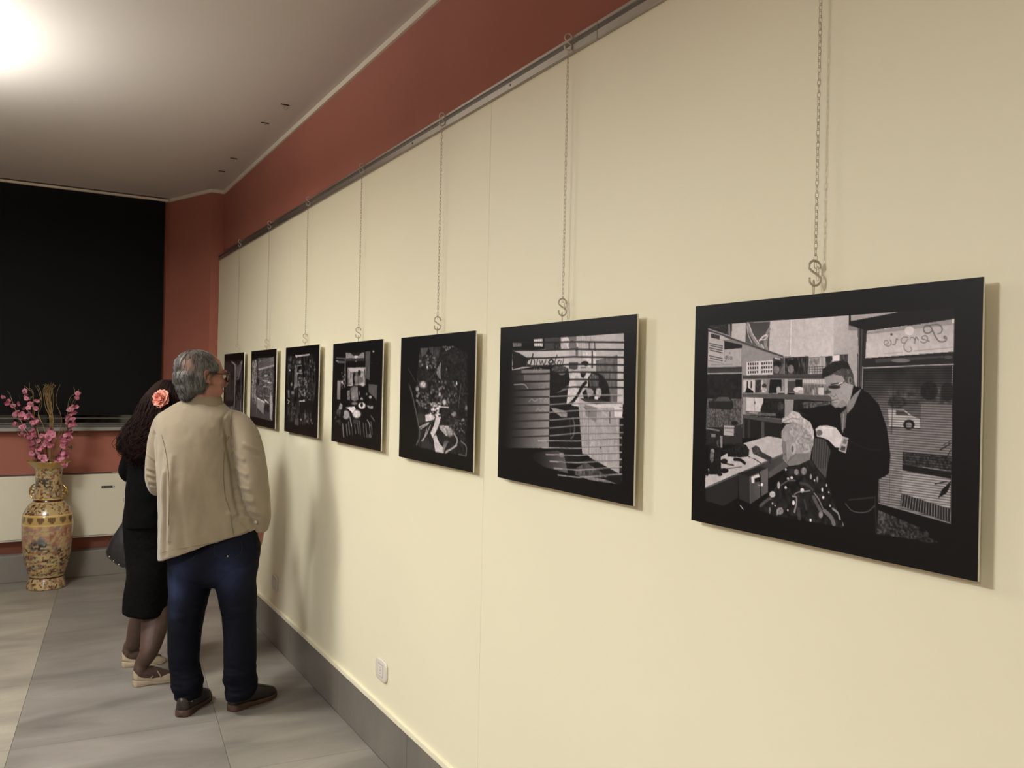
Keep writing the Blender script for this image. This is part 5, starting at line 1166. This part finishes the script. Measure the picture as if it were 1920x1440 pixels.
def art2():
    a = Art([(940, 612), (1196, 593), (1186, 952), (932, 891)], 300, 240, 5); a.fr(930, 590, 6.856)
    a.poly([(840, 292), (1652, 262), (1640, 1170), (1000, 1180), (930, 690), (840, 470)], 158, t=(2, 16)); a.poly([(630, 300), (840, 292), (840, 470), (630, 440)], 55)
    a.poly([(275, 445), (630, 440), (945, 470), (935, 700), (650, 640), (210, 700), (215, 450)], 150, g=(300, 500, 800, 500, 172)); a.poly([(215, 450), (300, 480), (430, 560), (390, 650), (220, 690)], 26)
    a.poly([(492, 308), (606, 305), (604, 405), (500, 400)], 188); a.line([(492, 350), (606, 352)], 14, 30); a.poly([(222, 340), (335, 340), (330, 400), (222, 398)], 92, t=('v', 30))
    for i in range(4): a.line([(515+i*26, 308), (515+i*26, 400)], 3, 90)
    a.ell(985, 390, 80, 75, 190); a.ell(990, 400, 58, 58, 95); a.ell(905, 340, 60, 45, 185); a.poly([(930, 290), (1040, 288), (1040, 340), (960, 350)], 95); a.ell(785, 400, 50, 45, 40, t=(0, 60)); a.poly([(1025, 420), (1060, 420), (1060, 535), (1030, 535)], 85)
    for x in (1100, 1165, 1225): a.line([(x, 285), (x, 640)], 6, 100, .8)
    a.line([(1205, 370), (1205, 465)], 14, 40); a.line([(1275, 370), (1278, 510)], 14, 45)
    a.poly([(940, 620), (1060, 618), (1050, 720), (940, 700)], 62)
    a.poly([(1290, 600), (1568, 540), (1560, 1170), (1290, 1160)], 88, t=('v', 30)); a.poly([(1570, 540), (1640, 530), (1632, 1165), (1560, 1160)], 168)
    a.poly([(645, 640), (935, 695), (915, 1150), (920, 1960), (680, 1710), (695, 705)], 22, t=(1, 12)); a.ell(820, 700, 110, 45, 60, t=(0, 50)); a.ell(850, 755, 50, 22, 120, .8)
    # left panel, fading into the dark
    a.poly([(60, 700), (695, 700), (690, 1130), (672, 1705), (60, 1690)], 14, g=(150, 1000, 690, 1100, 122)); a.poly([(330, 690), (695, 700), (695, 745), (330, 740)], 120, .7); a.poly([(360, 760), (560, 760), (560, 835), (360, 830)], 105, .6)
    a.line([(235, 885), (360, 885), (410, 935)], 10, 120, n=12)
    for P in ([(480, 900), (500, 890), (500, 935)], [(530, 905), (515, 920), (530, 940), (550, 920), (535, 903)], [(575, 940), (575, 900), (610, 900)], [(640, 900), (640, 940), (680, 940)], [(575, 1070), (575, 1125)], [(555, 1072), (600, 1072)], [(640, 1075), (620, 1100), (640, 1122), (662, 1100), (642, 1074)], [(420, 1110), (460, 1070), (500, 1110), (540, 1080)], [(510, 1230), (540, 1200), (570, 1230), (600, 1200), (640, 1228)]): a.line(P, 7, 150 if P[0][1] > 1050 else 70, .6)
    # reversed brush lettering
    for P, w in (([(480, 500), (468, 560), (440, 640), (400, 620), (395, 560)], 20), ([(430, 570), (470, 545), (500, 590), (495, 640)], 14), ([(540, 570), (520, 660)], 14), ([(565, 590), (580, 630), (600, 590), (615, 640), (640, 600)], 13), ([(650, 575), (640, 620)], 9), ([(690, 590), (720, 575), (740, 610), (700, 630), (680, 610)], 22), ([(790, 520), (770, 580), (745, 645)], 14), ([(745, 600), (770, 640)], 12), ([(830, 590), (805, 600), (790, 650), (815, 665), (835, 620), (845, 600)], 12), ([(875, 570), (862, 625), (845, 660)], 12)): a.line(P, w, 38, .9, n=18)
    for P in ([(500, 680), (485, 720)], [(530, 680), (520, 715)], [(560, 680), (590, 690), (560, 715)]): a.line(P, 8, 150, .7)
    # groomer and the animal
    a.poly([(1120, 480), (1290, 480), (1290, 640), (1200, 690), (1130, 640)], 182, .9, t=(0, 40)); a.line([(1242, 490), (1240, 690)], 22, 30)
    a.poly([(985, 740), (1040, 705), (1080, 760), (1090, 880), (1060, 960), (1075, 1190), (985, 1170), (908, 1150), (930, 930)], 172, t=(0, 22)); a.ell(1145, 640, 52, 38, 22); a.ell(1125, 705, 40, 55, 150); a.line([(1095, 690), (1160, 690)], 8, 50); a.poly([(1085, 760), (1170, 760), (1130, 825), (1100, 815)], 24)
    a.poly([(1010, 800), (1060, 800), (1100, 900), (1160, 900), (1150, 950), (1060, 970), (1030, 900)], 150); a.ell(1140, 895, 30, 18, 20); a.poly([(830, 980), (920, 910), (935, 960), (770, 1010)], 110, .8); a.poly([(1160, 760), (1210, 760), (1180, 950), (1150, 930)], 178)
    a.poly([(1180, 960), (1185, 820), (1240, 750), (1300, 760), (1370, 790), (1440, 900), (1470, 1050), (1465, 1145), (1250, 1150), (1190, 1100)], 24, t=(0, 22)); a.poly([(1190, 850), (1240, 770), (1320, 800), (1320, 960), (1220, 960)], 78, t=('v', 60)); a.ell(1320, 1010, 38, 75, 150, t=(0, 60)); a.ell(1190, 1010, 70, 60, 135, t=(0, 40)); a.ell(1290, 1080, 26, 30, 190)
    a.line([(700, 1212), (830, 1222), (960, 1145), (1050, 1040), (1110, 930), (1160, 880)], 34, 13, n=26); a.poly([(1110, 1010), (1160, 960), (1190, 1100), (1140, 1110)], 24)
    a.poly([(700, 1190), (770, 1200), (900, 1240), (930, 1290), (930, 1320), (840, 1315), (740, 1240)], 118, t=(0, 30))
    a.poly([(915, 1165), (1055, 1195), (1075, 1400), (1100, 1620), (1090, 1900), (920, 1900), (910, 1500)], 22); a.line([(985, 1330), (1010, 1440), (990, 1560), (960, 1590)], 20, 85, .8, n=12); a.line([(950, 1340), (955, 1560)], 10, 60, .8)
    a.poly([(1060, 1145), (1130, 1170), (1620, 1215), (1590, 1500), (1580, 2060), (1230, 1860), (1160, 1800), (1105, 1790), (1085, 1500)], 142, t=('v', 22)); a.poly([(1140, 1160), (1300, 1200), (1290, 1400), (1150, 1300)], 95, .7); a.poly([(1130, 1115), (1290, 1160), (1632, 1152), (1628, 1212), (1292, 1206), (1110, 1150)], 176); a.poly([(1080, 1080), (1290, 1100), (1470, 1140), (1290, 1165), (1130, 1120)], 50)
    a.line([(1330, 1215), (1420, 1310)], 12, 165); a.line([(1463, 1270), (1463, 1410)], 12, 45); a.line([(1190, 1230), (1190, 1800)], 7, 85); a.line([(1130, 1190), (1200, 1260)], 8, 70); a.poly([(1520, 1200), (1628, 1218), (1622, 1350), (1520, 1325)], 186); a.line([(1240, 1640), (1210, 1720), (1205, 1900)], 8, 190, .8, n=12); a.ell(1340, 1722, 10, 8, 30)
    a.poly([(1215, 1850), (1290, 1900), (1600, 2080), (1600, 2190), (1480, 2180), (1100, 1960), (1090, 1880)], 22); a.poly([(1150, 1900), (1440, 2100), (1300, 2110), (1010, 2060), (1000, 1990)], 66, t=('v', 50)); a.poly([(1020, 2060), (1200, 2090), (1400, 2130), (1550, 2190), (1200, 2130)], 105, t=(0, 40))
    a.poly([(480, 1760), (790, 1740), (870, 1800), (920, 2035), (620, 1950), (480, 1860)], 22, g=(520, 1800, 880, 1850, 78)); a.ell(840, 1800, 40, 30, 130, .8)
    a.poly([(1585, 1350), (1628, 1350), (1612, 2190), (1580, 2000)], 26, t=(0, 70))
    for i in range(19):    # slats of the blind
        yr = 380+i*96.5-(i > 12)*(i-12)*3; yl = 330+i*103+(i > 12)*(i-12)*2
        if i < 7: a.line([(215, yl+10), (640, (yl+yr)/2), (1000, yr-25), (1645, yr)], 15, 26, .9)
        elif i < 13: a.line([(200, yl-8), (690, (yl+yr)/2)], 14, 22, .7); a.line([(690, (yl+yr)/2-2), (1050, yr-14), (1630, yr-4)], 11, 140, .75); a.line([(690, (yl+yr)/2+10), (1050, yr-2), (1620, yr+8)], 6, 40, .6)
        else: a.line([(540+(i-13)*50, yl-60-(i-13)*16), (1050, yr-6), (1610, yr-34)], 12, 150, .85); a.line([(650+(i-13)*50, yl-46-(i-13)*16), (1610, yr-20)], 6, 30, .6)
    a.poly([(60, 100), (1900, 100), (1900, 262), (1652, 262), (1200, 282), (630, 300), (215, 330), (60, 340)], 18)
    return a.out()

def art3():
    a = Art([(753, 634), (892, 620), (887, 885), (747, 856)], 170, 170, 8, .6); a.fr(740, 610, 5.143)
    a.poly([(245, 218), (560, 196), (700, 260), (700, 1250), (390, 1215), (225, 1160), (215, 500)], 28, t=(0, 42)); a.poly([(252, 222), (330, 216), (300, 280), (262, 310)], 72); a.poly([(330, 214), (435, 205), (430, 300), (380, 320)], 52, t=('v', 40))
    a.scatter((470, 200, 560, 240), 12, (80, 150), (6, 14), (5, 10)); a.scatter((240, 290, 400, 420), 40, (50, 130), (6, 18), (8, 18)); a.ell(316, 400, 10, 22, 170); a.poly([(400, 440), (445, 350), (445, 520), (420, 500)], 105, t=('v', 40)); a.line([(330, 530), (410, 430)], 12, 50)
    a.ell(275, 568, 45, 42, 168, t=(0, 50)); a.ell(218, 610, 22, 32, 135, t=(0, 40)); a.scatter((210, 640, 330, 800), 45, (50, 150), (5, 14), (8, 20)); a.ell(598, 555, 8, 24, 190); a.ell(500, 425, 5, 20, 120)
    a.scatter((350, 520, 600, 760), 90, (40, 120), (5, 16), (8, 22)); a.ell(435, 660, 14, 26, 160); a.ell(480, 735, 24, 34, 165); a.line([(450, 780), (520, 785)], 8, 170); a.line([(640, 560), (615, 780)], 6, 80); a.line([(640, 650), (710, 655)], 4, 80)
    a.scatter((340, 740, 440, 890), 60, (110, 220), (6, 16), (6, 16)); a.ell(690, 790, 16, 32, 110); a.ell(570, 850, 35, 32, 120, t=(0, 70)); a.ell(660, 905, 18, 20, 120); a.scatter((520, 880, 690, 1040), 60, (40, 120), (4, 10), (4, 12))
    a.poly([(225, 850), (295, 855), (300, 930), (235, 950)], 46); a.poly([(295, 860), (340, 848), (390, 880), (375, 905), (340, 915), (300, 925)], 178); a.poly([(395, 890), (415, 870), (440, 905), (425, 960), (395, 1030), (365, 1085), (345, 1030), (380, 960)], 172)
    for P in ([(235, 980), (330, 935)], [(250, 995), (325, 945)], [(310, 1000), (265, 1140)], [(345, 960), (300, 1060), (260, 1110)]): a.line(P, 9, 140)
    a.poly([(430, 960), (520, 962), (540, 1000), (500, 1060), (440, 1000)], 150, t=(0, 60)); a.ell(440, 1090, 48, 60, 30); a.poly([(370, 1070), (400, 1050), (430, 1130), (480, 1190), (470, 1230), (392, 1215)], 168); a.ell(530, 1030, 60, 50, 130, t=(0, 80)); a.line([(575, 1040), (605, 1100), (580, 1160), (490, 1225)], 12, 135, n=14)
    for i in range(6): a.line([(520-i*8, 1110), (470-i*2, 1210)], 4, 120)
    a.line([(500, 1210), (560, 1180), (600, 1150)], 10, 150); a.line([(640, 1110), (690, 1160), (688, 1255)], 9, 95, n=12); a.line([(620, 1240), (690, 1256)], 5, 100)
    a.line([(140, 570), (185, 740), (235, 1030), (210, 1150)], 20, 40, n=16); a.line([(150, 590), (190, 750), (242, 1040), (210, 1145)], 7, 85, n=16); a.line([(130, 410), (200, 540)], 6, 60); a.poly([(260, 1120), (320, 1080), (370, 1180), (250, 1180)], 42)
    return a.out()

def art4():
    a = Art([(625, 644), (718, 637), (714, 846), (621, 826)], 130, 150, 9, .35); a.fr(615, 630, 6.545)
    a.poly([(220, 204), (446, 204), (446, 272), (220, 272)], 112); a.poly([(270, 204), (420, 204), (370, 245), (320, 245)], 26); a.ell(345, 252, 30, 12, 205); a.ell(345, 290, 9, 30, 190); a.line([(220, 290), (440, 292)], 20, 48)
    a.line([(105, 265), (215, 275)], 14, 66); a.line([(120, 312), (215, 318)], 18, 78); a.line([(212, 270), (212, 580)], 16, 70); a.line([(100, 300), (125, 302)], 7, 150); a.poly([(460, 190), (522, 190), (510, 540), (460, 520)], 66, t=('v', 30)); a.ell(557, 195, 13, 14, 130); a.ell(530, 335, 5, 6, 90); a.ell(610, 345, 5, 8, 80)
    a.poly([(242, 382), (466, 382), (462, 600), (242, 605)], 95, t=('v', 90)); a.poly([(250, 390), (460, 390), (440, 430), (280, 440)], 165, .8); a.line([(300, 470), (300, 600)], 6, 160); a.line([(242, 605), (300, 605)], 5, 170); a.ell(320, 520, 22, 90, 18); a.ell(385, 450, 22, 40, 22); a.ell(345, 520, 26, 50, 110); a.ell(405, 545, 35, 45, 85); a.ell(428, 592, 32, 28, 150)
    a.scatter((170, 400, 215, 640), 20, (60, 150), (5, 12), (8, 18)); a.poly([(115, 540), (155, 540), (150, 772), (112, 770)], 118, g=(130, 540, 130, 770, 90)); a.poly([(162, 543), (184, 543), (184, 577), (162, 577)], 165); a.poly([(498, 590), (604, 602), (598, 790), (560, 740), (500, 690)], 70)
    a.poly([(275, 640), (320, 610), (365, 620), (372, 780), (330, 800), (290, 780)], 95, t=(1, 25)); a.ell(325, 825, 45, 20, 95); a.poly([(235, 670), (275, 660), (270, 790), (240, 780)], 90, t=(0, 70)); a.ell(385, 700, 8, 34, 90)
    a.ell(417, 852, 54, 46, 185); a.ell(415, 845, 20, 32, 16); a.ell(414, 775, 20, 28, 130); a.ell(412, 790, 16, 14, 20); a.poly([(478, 850), (555, 860), (548, 895), (500, 885)], 125); a.ell(520, 820, 24, 55, 20); a.ell(520, 750, 20, 22, 140); a.ell(475, 712, 12, 18, 100)
    a.poly([(135, 870), (150, 815), (178, 840), (172, 895), (130, 900)], 120); a.ell(130, 930, 34, 50, 60, t=(0, 40)); a.ell(222, 962, 54, 66, 128); a.poly([(170, 900), (200, 890), (195, 980), (172, 990)], 24); a.poly([(215, 872), (330, 862), (342, 895), (300, 940), (250, 890)], 190); a.ell(352, 954, 64, 60, 165); a.ell(345, 950, 26, 50, 205, .6); a.ell(350, 1050, 60, 34, 48)
    for i in range(11): x = 180+i*36+a.rg.normal(0, 6); a.line([(x, 1050+a.rg.uniform(0, 60)), (x+14, 1180+a.rg.uniform(0, 60))], a.rg.uniform(10, 22), a.rg.uniform(60, 140), .7)
    a.line([(270, 990), (290, 1100)], 14, 120); a.line([(485, 1030), (520, 1100)], 14, 100); a.line([(530, 980), (570, 1040)], 16, 70); a.ell(515, 1225, 28, 30, 75, t=(0, 40)); a.scatter((80, 900, 160, 1080), 16, (35, 80), (6, 16), (8, 20))
    return a.out()

def art5():
    a = Art([(536, 652), (599, 646), (595, 822), (533, 807)], 110, 130, 12, .7); a.fr(530, 640, 7.573)
    a.poly([(75, 210), (470, 180), (470, 900), (330, 1200), (60, 1130), (60, 700)], 24, t=('v', 45)); a.line([(195, 212), (375, 192)], 12, 165); a.line([(185, 205), (200, 220)], 18, 150)
    a.scatter((75, 220, 220, 380), 30, (40, 120), (6, 14), (12, 40)); a.scatter((300, 240, 460, 480), 40, (35, 95), (5, 12), (8, 28)); a.ell(245, 300, 22, 36, 125, t=(0, 60)); a.line([(200, 348), (270, 345)], 7, 110); a.ell(250, 420, 30, 32, 110, t=(0, 60)); a.line([(215, 452), (280, 456)], 7, 130)
    a.poly([(85, 395), (112, 400), (110, 425), (85, 420)], 150); a.poly([(165, 400), (200, 390), (212, 640), (160, 680)], 82, t=('v', 50)); a.ell(205, 460, 8, 26, 160); a.ell(125, 610, 18, 36, 130); a.ell(140, 730, 32, 40, 110, t=(0, 60)); a.poly([(70, 690), (95, 690), (100, 800), (78, 800)], 90); a.line([(70, 830), (95, 850), (75, 880)], 10, 150)
    a.scatter((220, 520, 340, 790), 70, (60, 150), (5, 14), (8, 24)); a.scatter((340, 500, 460, 800), 50, (35, 85), (5, 12), (8, 24)); a.line([(235, 850), (310, 850)], 9, 165); a.line([(235, 850), (235, 910)], 6, 110); a.ell(300, 840, 16, 20, 160); a.line([(365, 740), (390, 740), (390, 830), (365, 830)], 6, 100)
    a.scatter((75, 880, 220, 1130), 45, (35, 85), (6, 16), (10, 30)); a.poly([(240, 860), (430, 850), (420, 1000), (240, 1030)], 17); a.poly([(170, 1100), (225, 1105), (225, 1190), (168, 1180)], 62); a.ell(258, 1110, 22, 18, 120, t=(0, 50)); a.scatter((290, 1030, 420, 1170), 26, (40, 100), (6, 14), (10, 34)); a.line([(318, 980), (320, 1060)], 6, 110)
    return a.out()

def art6():
    a = Art([(471, 658), (518, 655), (516, 804), (469, 795)], 100, 130, 14, .6); a.fr(410, 640, 8.467)
    a.poly([(530, 290), (880, 255), (855, 1258), (515, 1190)], 66, t=(0, 45)); a.poly([(530, 320), (600, 290), (600, 1010), (525, 930)], 105, t=(0, 90)); a.poly([(600, 270), (625, 270), (620, 620), (600, 700)], 45)
    a.poly([(620, 265), (878, 258), (872, 385), (640, 450)], 55)
    for j in range(5): a.line([(625, 330+j*28), (872, 258+j*30)], 8, 110 if j < 4 else 165, .8)
    a.scatter((640, 265, 860, 330), 24, (70, 150), (8, 18), (8, 18)); a.line([(640, 452), (870, 392)], 14, 135)
    a.scatter((640, 470, 850, 900), 110, (35, 140), (8, 26), (5, 16)); a.ell(750, 545, 45, 18, 160); a.line([(705, 625), (780, 632)], 9, 165); a.line([(780, 655), (840, 660)], 9, 175); a.line([(710, 712), (820, 730)], 8, 150); a.ell(630, 640, 26, 60, 22); a.line([(745, 865), (815, 885)], 8, 120); a.line([(735, 930), (790, 975)], 16, 175)
    a.poly([(515, 1015), (600, 1030), (720, 1150), (850, 1180), (850, 1258), (515, 1192)], 66)
    for j in range(7): a.line([(515, 1050+j*22), (840, 1130+j*22)], 5, 42)
    a.poly([(612, 905), (722, 975), (715, 1155), (608, 1045)], 122); a.line([(615, 900), (730, 968)], 14, 180); a.poly([(822, 800), (850, 880), (862, 1000), (856, 1258), (818, 1225), (812, 900)], 138, t=('v', 20)); a.poly([(735, 1000), (815, 1020), (810, 1130), (735, 1110)], 36); a.line([(600, 880), (602, 1150)], 5, 150, .7)
    return a.out()

def art7():
    a = Art([(421, 664), (458, 661), (456, 770), (419, 760)], 90, 110, 16, .6); a.fr(410, 640, 8.467)
    a.poly([(105, 290), (380, 280), (375, 1010), (100, 920)], 34, t=('v', 35)); a.poly([(110, 300), (225, 340), (230, 420), (110, 470)], 46); a.line([(205, 305), (245, 330), (258, 400), (250, 900)], 16, 118, n=16); a.line([(270, 340), (272, 600)], 16, 105); a.poly([(278, 480), (320, 480), (345, 300), (375, 295), (330, 480), (300, 590)], 112); a.poly([(285, 370), (345, 320), (320, 500), (285, 470)], 80)
    a.ell(295, 505, 20, 22, 14); a.poly([(275, 540), (340, 530), (350, 790), (280, 780)], 16); a.line([(350, 330), (360, 700)], 12, 70); a.scatter((270, 600, 370, 980), 40, (30, 100), (6, 14), (10, 40))
    for i in range(7): a.line([(125+i*16, 480+i*10), (115+i*16, 820)], 9, (60, 95, 50, 110, 70, 40, 90)[i], .8)
    a.line([(110, 415), (180, 450)], 6, 80); a.poly([(105, 860), (240, 850), (240, 960), (105, 920)], 92, t=(0, 40)); a.poly([(110, 800), (230, 800), (235, 870), (110, 880)], 24); a.poly([(290, 800), (330, 800), (335, 960), (290, 950)], 62); a.line([(355, 800), (352, 1010)], 9, 130)
    return a.out()

for (k, root, B), fn in zip(faces, (art1, art2, art3, art4, art5, art6, art7)):
    I = fn(); Hh, Ww = I.shape; y0, y1, z0, z1 = PR[k]
    # border stays clean mat black; the print fills the inner window
    ys = y1+(y0-y1)*(np.arange(Ww)+.5)/Ww; ys[0], ys[-1] = y1, y0; zs = z1+(z0-z1)*(np.arange(Hh)+.5)/Hh; zs[0], zs[-1] = z1, z0
    Yg, Zg = np.meshgrid(ys, zs); v = np.stack([np.full(Yg.shape, XP), Yg, Zg], -1).reshape(-1, 3)-np.array(B)
    idx_ = np.arange(Hh*Ww).reshape(Hh, Ww); q = np.stack([idx_[:-1, :-1], idx_[1:, :-1], idx_[1:, 1:], idx_[:-1, 1:]], -1).reshape(-1, 4)
    me = bpy.data.meshes.new('print_surface'); me.vertices.add(len(v)); me.vertices.foreach_set('co', v.ravel()); me.loops.add(q.size); me.loops.foreach_set('vertex_index', q.ravel().astype(np.int32))
    me.polygons.add(len(q)); me.polygons.foreach_set('loop_start', np.arange(0, q.size, 4, dtype=np.int32)); me.update(calc_edges=True); me.validate()
    g = I.ravel()[:, None]/255; paint(me, lin(np.clip(g*[1.0, .965, .975], 0, 1))*1.0)
    o = obj('print_surface', me, M_print, root)
